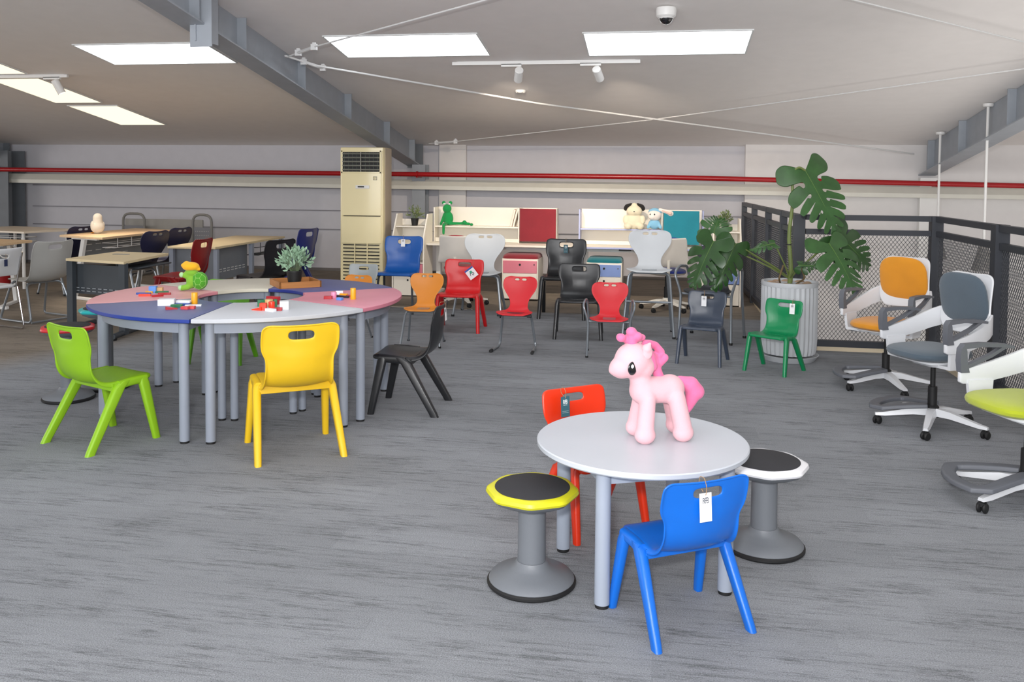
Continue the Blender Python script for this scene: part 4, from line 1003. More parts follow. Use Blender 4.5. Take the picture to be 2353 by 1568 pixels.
for y in (.2, .5, .85): bk.tube([(.34, y, .72), (.34, y, .56), (.2, y, .56)], .005, 6, fil=.02)
bk.box((.26, .5, .56), (.2, .8, .006))
obj('wire_basket', bk, M_tube_d, t)
obj('bag_hook', MB().tube([(.27, .93, .72), (.30, .95, .70), (.33, .95, .64), (.30, .95, .60), (.27, .95, .63)], .005, 6, fil=.02).tube([(.06, -.98, .70), (.08, -1.0, .68), (.08, -1.0, .62), (.05, -1.0, .60), (.03, -1.0, .63)], .005, 6, fil=.015), M_tube, t)
# far left desks
P3 = [(-9.9, 10.9), (-8.6, 10.65), (-8.35, 11.4), (-9.7, 11.8)]
t = thing('desk', 'cream-topped desk with rounded front corner at the left frame edge', 'desk', (-9.1, 11.2, 0), 0, 'school desks at the left')
q = quad_top(t, P3, .80, .025, mat('cream_laminate', 'dccfbd', rough=.4))
for v in [w_*.88 for w_ in q]: obj('leg', MB().tube([(v.x*.92, v.y*.92, .78), (v.x, v.y, 0)], .022, 10), M_white, t)
bk = MB()
for z in (.70, .64): bk.tube([(-.55, -.25, z), (.35, -.38, z), (.35, -.1, z), (-.55, .0, z)], .006, 6, fil=.03, closed=True)
for x in (-.5, -.3, -.1, .1, .3): bk.tube([(x, -.31-x*.14, .70), (x, -.31-x*.14, .64), (x, -.05-x*.14, .64)], .005, 6, fil=.02)
obj('wire_basket', bk, M_white, t)
P4 = [(-8.6, 9.0), (-7.55, 8.85), (-7.6, 9.55), (-8.5, 9.75)]
t = thing('desk', 'wood-topped desk on white legs behind the large grey shell chair', 'desk', (-8.06, 9.3, 0), 0, 'school desks at the left')
q = quad_top(t, P4, .78, .028, M_wt2)
a_leg(t, (.30, .05, 0), Vector((.35, -.94, 0)), M_white, .6, .76); a_leg(t, (-.35, .1, 0), Vector((.35, -.94, 0)), M_white, .6, .76)
obj('wire_basket', MB().tube([(.3, -.2, .74), (.42, -.2, .60), (.42, .1, .60), (.3, .1, .74)], .007, 6, fil=.04).tube([(.3, .15, .66), (.42, .15, .60), (-.2, .2, .60)], .006, 6, fil=.04), M_white, t)
obj('foot_rail', MB().rbox((.0, -.2, .02), (1.1, .05, .035), .01, R(-8)), M_white, t)
# folding table frames in front of the far wall
def fold_frame(px0, px1, ytop, Y, label):
    a = atY(px0, 500, Y); b = atY(px1, 500, Y); h = atY((px0+px1)/2, ytop, Y).z; t = thing('folding_frame', label, 'trolley', ((a.x+b.x)/2, Y, 0), 0, 'grey folding table frames by the far wall'); w_ = b.x-a.x
    obj('tube_frame', MB().tube([(-w_/2, 0, .03), (-w_/2, 0, h), (w_/2, 0, h), (w_/2, 0, .03)], .020, 10, fil=.12), mat('warm_grey_steel', '7c7a76', rough=.5), t)
    obj('perforated_panel', MB().box((0, 0, h-.42), (w_-.03, .01, .46)), mat('grey_perforated', '75757a', rough=.6), t)
    pm = MB()
    for r in range(6):
        for k in range(8): pm.box((-w_/2+.05+k*(w_-.1)/7, -.006, h-.25-r*.06), (.01, .004, .01))
    obj('perforations', pm, mat('hole_light', 'b5b2ae'), t, kind='stuff')
    obj('foot', MB().tube([(-w_/2, -.28, .03), (-w_/2, .2, .03)], .02, 8).tube([(w_/2, -.28, .03), (w_/2, .2, .03)], .02, 8), _M['warm_grey_steel'], t)
fold_frame(283, 332, 491, 12.6, 'grey tube frame with perforated panel behind the bird plush desk')
fold_frame(443, 486, 494, 12.2, 'grey tube frame with perforated panel behind the grey-framed desk')
a = atY(308, 540, 12.75); b = atY(447, 540, 12.75); t = thing('folded_table', 'folded grey tabletop standing between two tube frames by the far wall', 'table', ((a.x+b.x)/2, 12.75, 0))
obj('tabletop', MB().rbox((0, 0, .68), (b.x-a.x+.3, .03, .42), .01), mat('warm_grey_board', '94918c', rough=.5), t)
obj('base_frame', MB().box((-.4, 0, .24), (.04, .04, .48)).box((.4, 0, .24), (.04, .04, .48)).box((-.4, 0, .02), (.04, .5, .04)).box((.4, 0, .02), (.04, .5, .04)), M_tube_d, t)
# red bucket
p = atZ(47, 618); t = thing('bucket', 'red plastic bucket under the far left desks', 'bucket', (-9.2, 10.95, 0))
obj('bucket_body', MB().lathe([(.001, 0), (.10, 0), (.13, .28), (.137, .28), (.137, .29), (.12, .29), (.095, .02), (.001, .02)], seg=24), plastic('bucket_red', 'a3191f'), t)
obj('handle', MB().tube([(-.13, 0, .27), (-.10, -.08, .18), (0, -.125, .14), (.10, -.08, .18), (.13, 0, .27)], .004, 6), M_tube, t)
# metal strip where the two carpets meet
struct('trim_5', MB().rbox((-3.0, 10.2, .006), (1.6, .04, .008), .004), M_chrome)
# ================================================================ potted plants
M_leaf = mat('monstera_leaf', '27491f', rough=.35, var=.22, scale=9); M_leaf2 = mat('monstera_leaf_light', '335a2b', rough=.38, var=.22, scale=9); M_vein = mat('leaf_vein', '5a7a3a', rough=.5)
M_stem = mat('monstera_stem', '6f7d45', rough=.5, var=.15)
def monstera(L_, W_, droop, fold, seed):
    rnd = random.Random(seed); bm_v = []; fs = []
    nf = 7
    def width(u):      # half width along the midrib: broad heart shape
        return W_*(.55+.45*math.sin(min(1, (u+.15)/.55)*math.pi/2))*(max(0, 1-u)**.55)
    def pt(u, v, sg):
        back = 1-min(1, u/.22)
        ang = R(62-62*0-22*u*0) ; dirx = math.cos(R(20+38*u-70*back*.9)); diry = math.sin(R(20+38*u-70*back*.9))
        wv = width(u)*v
        y = u*L_+diry*wv*.95; x = dirx*wv
        z = -droop*(y/L_)**2*L_ if y > 0 else -droop*.5*(y/L_)**2*L_
        z += -fold*x*x/W_ + .02*math.sin(9*u+3*v+seed)*v
        return (sg*x, y, z)
    for sg in (-1, 1):
        for k in range(nf):
            u0, u1 = k/nf, (k+1)/nf; vs_rows = []
            NV = 8; cut = rnd.uniform(.30, .45)
            for j in range(NV+1):
                v = j/NV; g_ = 0 if v < cut else (v-cut)/(1-cut)*rnd.uniform(.08, .20)+.03
                w0, w1 = u0+(u1-u0)*g_*(0 if k == 0 else 1)*.9, u1-(u1-u0)*g_*(.9 if k < nf-1 else 0)
                if v > .84: mid = (w0+w1)/2; fz_ = .86 if v < .95 else .5; w0 = mid-(mid-w0)*fz_; w1 = mid+(w1-mid)*fz_
                vs_rows.append([pt(w0+(w1-w0)*i/3, v, sg) for i in range(4)])
            n = len(bm_v)
            for r in vs_rows: bm_v += r
            for j in range(NV):
                # small hole near the midrib
                for i in range(3):
                    if j == 2 and i == 0 and k in (1, 2, 3, 4) and rnd.random() < .7: continue
                    a = n+j*4+i; fs.append((a, a+1, a+5, a+4) if sg > 0 else (a, a+4, a+5, a+1))
    me = bpy.data.meshes.new('leaf'); me.from_pydata(bm_v, [], fs); me.update()
    bm = bmesh.new(); bm.from_mesh(me); bmesh.ops.remove_doubles(bm, verts=bm.verts, dist=.0008); bm.to_mesh(me); bm.free()
    return bake(me, [('SOLIDIFY', dict(thickness=.0016)), ('SUBSURF', dict(levels=1, render_levels=1))])
def basis(p, tip, nrm):
    y = (Vector(tip)-Vector(p)).normalized(); z = Vector(nrm); z = (z-y*z.dot(y)).normalized(); x = y.cross(z)
    return Matrix((x, y, z)).transposed().to_4x4()
pl = thing('planter', 'tall white ribbed planter standing on a saucer by the railing', 'planter', (1.16, 8.05, 0))
prof = [(.225, .06), (.235, .10), (.240, .2), (.240, .60), (.238, .68)]
rib = MB(); seg = 128; loops = []
for r, z in prof:
    loops.append([Vector(((r+.005*math.cos(32*2*math.pi*k/seg))*math.cos(2*math.pi*k/seg), (r+.005*math.cos(32*2*math.pi*k/seg))*math.sin(2*math.pi*k/seg), z)) for k in range(seg)])
rib.loft(loops)
M_pot = mat('planter_white', 'bfc2c6', rough=.5, var=.03, bump=.1, bscale=80)
obj('pot_body', rib, M_pot, pl)
obj('rim', MB().lathe([(.215, .66), (.242, .66), (.246, .68), (.244, .70), (.225, .70), (.22, .67)], seg=64), M_pot, pl)
obj('saucer', MB().lathe([(.001, .0), (.225, 0), (.262, .05), (.255, .052), (.22, .012), (.001, .012)], seg=64), M_pot, pl)
obj('soil', MB().lathe([(.001, .672), (.222, .672), (.222, .66), (.001, .66)], seg=32), mat('soil', '5c4432', rough=.95, bump=1., bscale=60, var=.3), pl)
stn = MB()
for k in range(9):
    a = R(40*k+10); stn.ball((.16*math.cos(a), .16*math.sin(a), .68), (.035+.01*(k % 3), .03, .018), 10, 6)
obj('pebbles', stn, mat('pebble', 'a58a72', rough=.8, var=.2), pl, kind='stuff')
mp_ = thing('monstera_plant', 'big split-leaf plant with dark green leaves in the white ribbed planter', 'plant', (1.16, 8.05, .67))
O = mp_.location.copy()
def W(px, py, Y): return atY(px, py, Y)-O
crown = W(1815, 645, 8.0)
# main stem
top = W(1820, 395, 8.0)
obj('stem', MB().tube([(0, 0, 0), W(1818, 620, 8.02), W(1812, 540, 8.0), W(1822, 470, 8.0), top], .022, 12, fil=.1, r2=.012), M_stem, mp_)
obj('tie', MB().lathe([(.026, -.004), (.026, .004)], W(1812, 562, 8.0), 12), M_black, mp_)
leaves = [  # attach px, tip px, depth a, depth tip, length factor, width, normal, droop, fold, light
    ((1850, 392, 8.0), (1925, 520, 7.85), 1.0, .36, (.25, -1, .35), .10, .25, 1),
    ((1905, 560, 7.75), (1970, 655, 7.55), 1.0, .31, (.5, -1, .5), .15, .3, 1),
    ((1925, 540, 7.95), (2000, 608, 8.0), 1.0, .27, (.25, -1, .4), .10, .3, 0),
    ((1640, 555, 7.7), (1590, 650, 7.6), 1.0, .26, (-.5, -1, .45), .15, .3, 0),
    ((1690, 560, 7.75), (1648, 660, 7.6), 1.0, .22, (.3, -1, .35), .12, .5, 0),
    ((1780, 560, 7.9), (1720, 570, 7.8), 1.0, .10, (0, -.6, 1), .15, .4, 1),
    ((1836, 610, 7.7), (1885, 610, 7.6), 1.0, .10, (0, -.8, .6), .1, .4, 0),
    ((1640, 535, 7.85), (1650, 505, 7.9), 1.0, .20, (-.2, -1, .2), .1, .3, 1),
]
for i, (a, b, lf, wd, nrm, dr, fo_, lt) in enumerate(leaves):
    A, B = W(*a), W(*b); L_ = (B-A).length*lf
    Mx = basis(A, B, nrm)
    lo = obj('leaf', monstera(L_*1.05, wd*.95, dr, fo_, i*3+1), M_leaf2 if lt else M_leaf, mp_, loc=A, rot=Mx.to_euler())
    obj('midrib', MB().tube([(0, u_*L_*1.0, -dr*u_*u_*L_+.002) for u_ in (0, .15, .3, .45, .6, .75, .9)], .0035, 6, fil=0, r2=.001), M_vein, lo)
    if i != 0:
        m1 = (crown+A)/2+Vector((0, 0, .06))
        obj('leaf_stalk', MB().tube([Vector((0, 0, .05)), crown*.5+m1*.5, A], .009, 8, fil=.15, r2=.006), M_stem, mp_)
obj('leaf_stalk', MB().tube([top, (top+W(1850, 392, 8.0))/2+Vector((0, -.02, .04)), W(1850, 392, 8.0)], .010, 8, fil=.05), M_stem, mp_)
obj('aerial_roots', MB().tube([(.05, 0, .0), W(1850, 640, 7.9), W(1835, 600, 7.95)], .008, 6).tube([(-.08, 0, 0), W(1790, 640, 7.9), W(1800, 610, 7.95)], .008, 18), mat('root_brown', '6b5a3c', rough=.8), mp_)

def small_plant(name, label, loc, potr, poth, n, spread, height, ll, lw, col1, seed, group=None, potname='small_black_pot'):
    t = thing(name, label, 'plant', loc, 0, group)
    obj('pot', MB().lathe([(.001, 0), (potr*.72, 0), (potr*.98, poth*.92), (potr, poth*.92), (potr, poth), (potr*.88, poth), (potr*.85, poth*.9), (.001, poth*.9)], seg=28), plastic('pot_black', '191a1c', rough=.5), t)
    rnd = random.Random(seed); m_ = MB(); st = MB()
    for k in range(n):
        a = rnd.uniform(0, 2*math.pi); el = rnd.uniform(.1, 1); tip = Vector((math.cos(a)*spread*(1.05-el*.75)*rnd.uniform(.6, 1), math.sin(a)*spread*(1.05-el*.75)*rnd.uniform(.6, 1), poth+height*el*rnd.uniform(.75, 1)))
        base = Vector((math.cos(a)*potr*.4, math.sin(a)*potr*.4, poth*.9)); mid = (tip+base)/2+Vector((0, 0, height*.15))
        st.tube([base, mid, tip], .0016, 4, fil=.02, sub=2)
        for j in range(8):
            q = j/7; c = base.lerp(mid, q*2) if q < .5 else mid.lerp(tip, q*2-1)
            if q < .3: continue
            d = Vector((rnd.uniform(-1, 1), rnd.uniform(-1, 1), rnd.uniform(-.2, .9)))+(tip-mid).normalized()*.8; d.normalize()
            s_ = d.orthogonal().normalized(); s_.rotate(Matrix.Rotation(rnd.uniform(0, 6.28), 3, d)); up_ = d.cross(s_)*.12
            l_ = ll*rnd.uniform(.7, 1.1); w_ = lw*rnd.uniform(.8, 1.1)
            vs = [c, c+d*l_*.35+s_*w_+up_*l_, c+d*l_*.75+s_*w_*.8+up_*l_, c+d*l_, c+d*l_*.75-s_*w_*.8+up_*l_, c+d*l_*.35-s_*w_+up_*l_]
            m_.add(vs, [(0, 1, 2, 3), (0, 3, 4, 5)])
    obj('stems', st, mat('stem_'+col1, '6f8060', rough=.7), t); obj('foliage', m_, mat('leaf_'+col1, col1, rough=.7, var=.25, scale=30), t, kind='stuff')
    return t
tray = thing('wooden_tray', 'square wooden tray on the dark blue table segment, under the sage plant', 'tray', (-2.735, 6.26, .76), R(38))
M_tw = wood_mat('tray_wood', 'b57a42', '9c6330', 2, 25, .5)
obj('tray_base', MB().box((0, 0, .006), (.30, .30, .010)), wood_mat('tray_floor', 'a98a6c', '94755a', 2, 25), tray)
for k in range(4):
    a = R(90*k); obj('tray_side', MB().box((.152*math.cos(a), .152*math.sin(a), .024), (.012, .316, .046), a), M_tw, tray)
small_plant('sage_plant', 'sage green artificial plant in a black pot on the wooden tray', (-2.74, 6.255, .773), .062, .105, 46, .20, .20, .048, .012, '8fae92', 3)
small_plant('shelf_plant', 'small green potted plant on the left white side shelf', (atY(953, 520, 11.45).x, 11.45, .94), .055, .10, 26, .15, .17, .05, .007, '7d8a5c', 5, 'small shelf plants')
small_plant('shelf_plant', 'small green potted plant on the right side shelf behind the big leaves', (atY(1666, 520, 11.45).x, 11.45, .94), .05, .09, 26, .13, .17, .05, .007, '6f7f50', 8, 'small shelf plants')

# ================================================================ plush toys
def blob(name, parts, vox=.005, sm=14, ang=None):
    m_ = MB()
    for p in parts:
        if p[0] == 'b':
            m_.ball(p[1], p[2], 24, 16, p[3] if len(p) > 3 else None)
        else:   # tapered tube with round ends
            P0, P1, r0, r1 = Vector(p[1]), Vector(p[2]), p[3], p[4]
            m_.tube([P0, P1], r0, 20, fil=0, r2=r1); m_.ball(P0, r0, 20, 12); m_.ball(P1, r1, 20, 12)
    me = bpy.data.meshes.new(name); me.from_pydata(m_.v, [], m_.f); me.update()
    return bake(me, [('REMESH', dict(mode='VOXEL', voxel_size=vox)), ('SMOOTH', dict(factor=.6, iterations=sm))])
M_pp = plush('plush_light_pink', 'd9a9b1'); M_hp = plush('plush_hot_pink', 'da6b97'); M_eye = mat('glossy_black', '101014', rough=.1, coat=1.); M_wh = mat('eye_white', 'f2f2f4', rough=.3)
# pink plush pony (facing +Y locally). side view coordinates: q(px, py, lateral)
K = .000342
def q(x, y, l=0.): return Vector((l, (760-x)*K/.94, (1450-y)*K))
pony = thing('plush_pony', 'pink plush pony with hot pink mane and tail, standing on the round table', 'plush toy', (.005, 3.55, H2-.004), hd(203), s=1.0)
hx = Matrix.Rotation(R(0), 3, 'X')
body = [('b', q(465, 490), (.066, .078, .074)), ('b', q(330, 570, 0), (.050, .050, .044)), ('b', q(262, 592, 0), (.028, .030, .025)), ('b', q(560, 560), (.055, .055, .055)),
        ('t', q(545, 700), q(590, 850), .042, .056), ('b', q(600, 850), (.058, .062, .058)), ('t', q(620, 850), q(900, 850), .055, .056), ('b', q(905, 850), (.058, .062, .060)),
        ('t', q(625, 920, .040), q(585, 1290, .062), .036, .038), ('b', q(585, 1340, .062), (.042, .047, .038)),
        ('t', q(600, 920, -.040), q(560, 1290, -.052), .033, .036), ('b', q(560, 1340, -.052), (.040, .044, .038)),
        ('t', q(960, 930, .040), q(1060, 1260, .062), .038, .039), ('b', q(1075, 1335, .062), (.043, .048, .040)),
        ('t', q(940, 930, -.040), q(1000, 1260, -.052), .036, .038), ('b', q(1010, 1335, -.052), (.040, .044, .040))]
obj('body', blob('body', body, .004, 22), M_pp, pony)
for s_ in (-1, 1):
    obj('ear', blob('ear', [('t', q(570, 330, s_*.048), q(600, 270, s_*.052), .020, .007), ('b', q(575, 370, s_*.052), (.010, .022, .030))], .003, 9), M_pp, pony)
    ey = obj('eye', MB().ball(q(395, 545, s_*.0595), (.007, .023, .027), 24, 16, Matrix.Rotation(R(-18*s_), 3, 'Z')), M_eye, pony)
    obj('eye_highlight', MB().ball(q(385, 515, s_*.0690), (.003, .007, .008), 12, 8, Matrix.Rotation(R(-18*s_), 3, 'Z')), M_wh, ey)
    obj('smile', MB().tube([q(250, 635, s_*.018), q(275, 640, s_*.030), q(300, 622, s_*.040)], .0014, 6, fil=.004), M_hp, pony)
    obj('nostril', MB().ball(q(240, 585, s_*.014), (.002, .002, .002), 8, 6), M_hp, pony)
# forelock curls, mane, tail: stuffed strands
obj('forelock', blob('forelock', [('t', q(450, 300), q(440, 140), .020, .017), ('b', q(440, 150), (.024, .022, .020)), ('t', q(400, 250, .015), q(315, 215, .01), .014, .016), ('b', q(320, 215), (.018, .020, .018)),
    ('b', q(455, 275, .028), (.016, .026, .028)), ('t', q(480, 230, .0), q(570, 220, .0), .017, .014), ('b', q(420, 240, .02), (.016, .018, .02)), ('b', q(500, 200, -.01), (.02, .022, .018))], .0035, 9), M_hp, pony)
mane = MB()
for pts, r in (([q(620, 300, .01), q(680, 310, .02), q(760, 340, .03), q(830, 420, .03), q(800, 500, .03), q(700, 440, .035), q(640, 370, .03)], .016), ([q(640, 380, .0), q(720, 480, .02), q(790, 560, .02), q(850, 480, .01)], .017),
               ([q(720, 480, .02), q(700, 590, .03)], .019), ([q(740, 560, .015), q(780, 680, .015), q(800, 730, .012)], .021), ([q(600, 350, 0), q(650, 450, -.01), q(680, 560, -.01)], .022)):
    for a, b in zip(pts[:-1], pts[1:]): mane.tube([a, b], r, 14, fil=0); mane.ball(a, r, 14, 10); mane.ball(b, r, 14, 10)
mme = bpy.data.meshes.new('mane'); mme.from_pydata(mane.v, [], mane.f)
obj('mane', bake(mme, [('REMESH', dict(mode='VOXEL', voxel_size=.0035)), ('SMOOTH', dict(factor=.6, iterations=5))]), M_hp, pony)
obj('tail', blob('tail', [('t', q(1020, 740), q(1160, 810), .016, .034), ('t', q(1160, 820), q(1230, 900), .034, .034), ('t', q(1200, 900), q(1140, 1080), .036, .018), ('t', q(1140, 1080), q(1080, 1180), .018, .012)], .004, 18), M_hp, pony)
obj('cloth_label', MB().box(q(1085, 930, .03), (.003, .010, .022)), M_wh, pony)

# green crocheted frog on the red desk shelf
fp = atY(1026, 520, 11.74); fr_ = thing('plush_frog', 'green crocheted frog with long legs sitting on the red desk shelf', 'plush toy', (fp.x+.03, 11.72, .931))
M_gr = plush('plush_green', '14914a')
obj('body', blob('body', [('b', (0, .0, .10), (.07, .055, .10)), ('b', (-.015, -.01, .235), (.062, .055, .062)), ('t', (-.05, 0, .16), (-.10, -.02, .02), .022, .018), ('t', (.04, -.02, .15), (.06, -.03, .08), .02, .018),
    ('t', (.03, -.03, .03), (.20, -.04, .035), .024, .018), ('t', (.20, -.04, .035), (.30, -.04, .03), .022, .02), ('b', (.24, -.05, .05), (.03, .03, .03)), ('b', (.34, -.05, .022), (.025, .03, .02)),
    ('t', (-.02, -.04, .03), (-.03, -.135, .02), .024, .02), ('t', (-.03, -.145, .02), (-.03, -.15, -.10), .019, .018)], .006, 9), M_gr, fr_)
for s_ in (-1, 1):
    e_ = obj('eye', MB().ball((-.015+s_*.048, -.01, .315), (.026, .024, .026), 16, 10), M_gr, fr_)
    obj('eye_white', MB().ball((-.015+s_*.036, -.022, .300), (.02, .018, .014), 14, 10), M_wh, e_); obj('pupil', MB().ball((-.012+s_*.03, -.040, .30), (.005, .004, .005), 10, 6), M_eye, e_)
# white plush dog with black ears, white bunny with blue cap (standing on the teal desk shelf)
dp = atY(1457, 530, 11.74); dg_ = thing('plush_dog', 'cream plush dog with black floppy ears on the teal desk shelf', 'plush toy', (dp.x, 11.73, .931))
M_cr = plush('plush_cream', 'e9dfc4')
obj('body', blob('body', [('b', (0, 0, .10), (.115, .085, .11)), ('b', (0, -.01, .24), (.105, .085, .078)), ('b', (-.11, -.01, .12), (.04, .04, .065)), ('b', (.11, -.01, .12), (.04, .04, .065)), ('b', (-.08, -.06, .04), (.055, .06, .045)), ('b', (.08, -.06, .04), (.055, .06, .045)), ('b', (0, -.06, .225), (.05, .04, .035)), ('b', (0, 0, .30), (.05, .05, .05))], .007, 12), M_cr, dg_)
for s_ in (-1, 1): obj('ear', blob('ear', [('t', (s_*.045, 0, .325), (s_*.10, -.01, .30), .022, .03), ('b', (s_*.115, -.015, .275), (.028, .022, .035))], .005, 9), plush('plush_black', '1d1a1b'), dg_)
obj('nose', MB().ball((0, -.102, .235), (.010, .006, .007), 12, 8), M_eye, dg_)
bp_ = atY(1500, 530, 11.74); bn = thing('plush_bunny', 'white plush bunny with light blue cap and suit beside the dog plush', 'plush toy', (bp_.x+.02, 11.70, .931))
M_bl = plush('plush_sky_blue', '86bfe0'); M_wp = plush('plush_white', 'eee6e0')
obj('body', blob('body', [('b', (0, 0, .07), (.08, .06, .07)), ('t', (-.05, -.02, .08), (-.08, -.05, .03), .026, .022), ('t', (.05, -.02, .08), (.08, -.05, .03), .026, .022)], .006, 9), M_bl, bn)
obj('head', blob('head', [('b', (0, -.01, .19), (.092, .075, .078)), ('b', (-.03, -.05, .17), (.05, .04, .04))], .006, 12), M_wp, bn)
obj('cap', blob('cap', [('b', (.005, .008, .225), (.090, .072, .06))], .006, 6), M_bl, bn)
obj('ear', blob('ear', [('t', (.07, -.03, .265), (.20, -.05, .225), .02, .034), ('b', (.21, -.052, .215), (.04, .022, .036))], .005, 9), M_wp, bn)
obj('ear_lining', blob('ear_lining', [('t', (.10, -.058, .255), (.205, -.08, .218), .008, .02)], .004, 6), plush('plush_ear_pink', 'f0c4b8'), bn)
for s_, dx in ((-1, -.055), (1, .0)): obj('eye', MB().ball((dx, -.080+.012*(s_ < 0), .20), (.010, .007, .012), 12, 8), M_eye, bn)
# white bird on the wood desk
bd_ = thing('plush_bird', 'white plush bird standing on the wood-topped desk at the left', 'plush toy', (-7.27, 10.35, .821), R(60))
obj('body', blob('body', [('b', (0, 0, .085), (.085, .075, .088)), ('b', (0, .0, .205), (.058, .058, .062)), ('t', (0, 0, .11), (0, 0, .20), .066, .056)], .006, 9), plush('plush_offwhite', 'd8d1c4'), bd_)
for s_ in (-1, 1):
    obj('wing', blob('wing', [('b', (s_*.064, .005, .10), (.022, .045, .066))], .005, 6), _M['plush_offwhite'], bd_)
    obj('foot', MB().ball((s_*.035, .07, .008), (.022, .03, .008), 12, 8), mat('orange_felt', 'd98a2b', rough=.8), bd_)
obj('beak', MB().ball((0, .058, .195), (.008, .012, .006), 10, 8), _M['orange_felt'], bd_)
# turtle with a yellow cap
tt = thing('plush_turtle', 'green plush turtle with a yellow head on the left pink table segment', 'plush toy', (-3.33, 5.83, .76), R(12))
M_tg = plush('plush_turtle_green', '7db535'); M_ts = plush('plush_shell_green', '4a9a24')
obj('body', blob('body', [('b', (-.01, 0, .07), (.042, .05, .055)), ('t', (-.03, -.02, .10), (-.065, -.03, .115), .02, .018), ('t', (-.03, -.03, .03), (-.072, -.035, .022), .022, .021), ('b', (-.015, 0, .13), (.05, .045, .03))], .005, 12), M_tg, tt)
for p_ in ((-.075, -.032, .118), (-.082, -.037, .024)): obj('paw', MB().ball(p_, (.018, .019, .019), 14, 10), plush('plush_mint', 'a9d9a0'), tt)
obj('shell', blob('shell', [('b', (.045, -.005, .072), (.058, .052, .066))], .005, 6), M_ts, tt)
ln = MB()
cc_ = Vector((.045, -.005, .072))
def sp(a, b, r=1.01): return cc_+Vector((.058*math.sin(R(a))*math.cos(R(b)), -.052*math.cos(R(a)), .066*math.sin(R(a))*math.sin(R(b))))*r
hexs = [sp(25, 60*k) for k in range(6)]
for k in range(6):
    ln.tube([hexs[k], hexs[(k+1) % 6]], .0014, 5, fil=0); ln.tube([hexs[k], sp(58, 60*k)], .0014, 5, fil=0); ln.tube([sp(58, 60*k), sp(66, 60*k+30), sp(58, 60*k+60)], .0014, 5, fil=0)
obj('shell_seams', ln, mat('seam_light', '9fd070', rough=.8), tt)
obj('head', blob('head', [('b', (-.02, 0, .175), (.062, .05, .034)), ('t', (-.05, 0, .19), (-.075, -.01, .185), .026, .014), ('t', (0, 0, .17), (.04, 0, .155), .03, .012)], .005, 9), plush('plush_yellow', 'eeb420'), tt)

# ================================================================ toy blocks on the ring table
BC = dict(yellow='f0a818', white='e8e8ec', red='a81522', orange='ec3a1c', green='0f6b40', blue='2b4fa0', sky='5a90dc', pink='e28fb4', tan='cfa06a', black='22222a', coral='d04b4b')
def block(px, py, kind, col, d, rz, label, dz=0.):
    p = atZ(px, py, TH); m_ = MB(); sx, sy, sz = d
    if kind == 'cyl': m_.lathe([(.001, 0), (sx*.97, 0), (sx, .002), (sx, sz-.002), (sx*.96, sz), (.001, sz)], seg=24)
    elif kind == 'wedge': m_.loft([[Vector((-sx/2, y, 0)), Vector((sx/2, y, 0)), Vector((sx/2, y, sz*.25)), Vector((-sx/2, y, sz))] for y in (-sy/2, sy/2)])
    elif kind == 'arch':
        P = [(-sx/2, 0), (-sx*.26, 0)]+[(-sx*.26*math.cos(R(20*k)), sz*.55*math.sin(R(20*k))) for k in range(1, 9)]+[(sx*.26, 0), (sx/2, 0), (sx/2, sz), (-sx/2, sz)]
        m_.loft([[Vector((a, y, b)) for a, b in P] for y in (-sy/2, sy/2)])
    else: m_.rbox((0, 0, sz/2), d, .002)
    o = obj('toy_block', m_, mat('block_'+col, BC[col], rough=.4, var=.02, coat=.2), loc=(p.x, p.y, TH+dz), rot=(0, 0, R(rz)))
    tag(o, label, 'toy block', 'wooden toy blocks on the ring table'); return o
block(447, 699, 'cyl', 'yellow', (.020, 0, .075), 0, 'yellow cylinder block standing on the near blue segment')
block(383, 702, 'box', 'white', (.10, .06, .042), 20, 'white hollow block on the near blue segment')
block(394, 711, 'wedge', 'red', (.07, .035, .02), 35, 'red and white flat block leaning before the white hollow one')
block(406, 706, 'box', 'green', (.07, .03, .018), 15, 'green flat block in the pile on the near blue segment')
block(423, 700, 'box', 'white', (.09, .05, .014), 10, 'white flat tile lying beside the blue one, near blue segment', .014)
block(420, 702, 'box', 'blue', (.09, .04, .014), 8, 'blue flat tile under the white one, near blue segment')
block(444, 704, 'box', 'white', (.10, .035, .010), 25, 'white flat tile at the foot of the yellow cylinder')
block(426, 711, 'box', 'coral', (.05, .03, .018), -5, 'left one of two coral red bars in front of the near blue pile')
block(440, 710, 'box', 'coral', (.045, .03, .018), 5, 'right one of two coral red bars in front of the near blue pile')
block(352, 673, 'box', 'sky', (.05, .045, .048), 15, 'light blue cube on the left pink segment')
block(367, 672, 'box', 'tan', (.045, .045, .036), 20, 'brown wooden cube next to the light blue one')
block(372, 673.5, 'box', 'green', (.09, .02, .013), 25, 'green bar in front of the brown cube')
block(330, 677, 'box', 'blue', (.10, .02, .013), 12, 'dark blue bar on the left pink segment')
block(343, 674, 'box', 'yellow', (.05, .02, .014), 12, 'yellow bar end beside the dark blue bar')
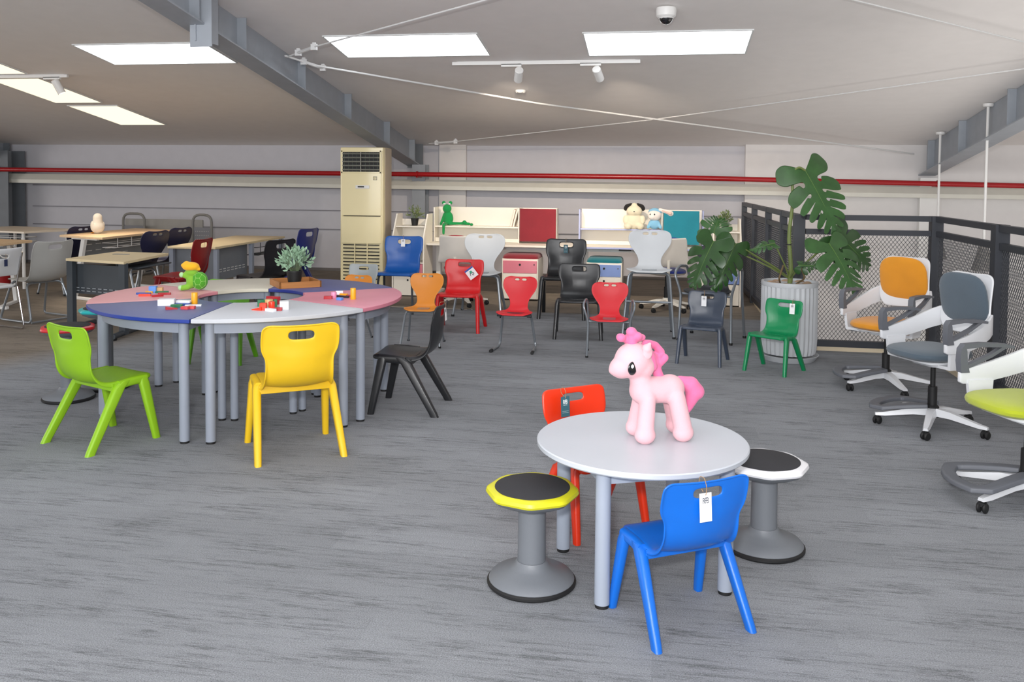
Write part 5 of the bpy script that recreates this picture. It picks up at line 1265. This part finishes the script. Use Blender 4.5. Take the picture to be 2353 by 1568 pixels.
block(333, 681, 'box', 'orange', (.08, .022, .016), 18, 'orange bar nearest the edge on the left pink segment')
block(362, 682, 'box', 'red', (.075, .022, .015), 45, 'left dark red bar on the left pink segment')
block(378, 677.5, 'box', 'red', (.085, .022, .014), 20, 'right dark red bar on the left pink segment')
block(653, 711, 'box', 'white', (.055, .055, .052), 25, 'white cube on the light grey segment')
block(628, 699, 'arch', 'red', (.09, .03, .05), -10, 'dark red arch block behind the pile on the light grey segment')
block(618, 704, 'cyl', 'tan', (.026, 0, .045), 0, 'tan round block in the pile on the light grey segment')
block(601, 704, 'box', 'green', (.05, .035, .042), 30, 'green block at the left of the pile on the light grey segment')
block(624, 708.5, 'cyl', 'orange', (.02, 0, .042), 0, 'orange red cylinder in the pile on the light grey segment')
block(633, 706, 'box', 'green', (.02, .03, .05), 20, 'green upright tile in front of the red arch')
block(605, 713, 'box', 'orange', (.04, .035, .045), 12, 'orange red block at the front left of the grey segment pile')
block(592, 713, 'wedge', 'orange', (.07, .03, .022), 170, 'orange wedge pointing left on the light grey segment')
block(622, 716, 'box', 'white', (.07, .03, .018), -20, 'white bar in front of the pile on the light grey segment')
block(640, 714, 'box', 'red', (.045, .03, .02), 15, 'dark red bar beside the white cube on the light grey segment')
block(811.5, 688, 'cyl', 'yellow', (.019, 0, .077), 0, 'yellow cylinder block standing on the right pink segment')
block(767, 685, 'cyl', 'pink', (.019, 0, .042), 0, 'pink cylinder block on the right pink segment')
block(754, 687, 'box', 'red', (.055, .03, .02), 10, 'dark red bar left of the pink cylinder')
block(780, 677, 'box', 'white', (.05, .02, .026), 25, 'white bar behind the pink cylinder')
block(790, 680, 'box', 'yellow', (.06, .02, .016), -10, 'small yellow bar on the right pink segment')
block(787, 684, 'box', 'black', (.10, .02, .014), -15, 'black bar on the right pink segment')
block(781, 690, 'box', 'sky', (.04, .03, .018), -15, 'light blue bar nearest the edge on the right pink segment')
block(803, 683, 'box', 'red', (.05, .022, .015), 15, 'dark red bar beside the yellow cylinder, right pink segment')
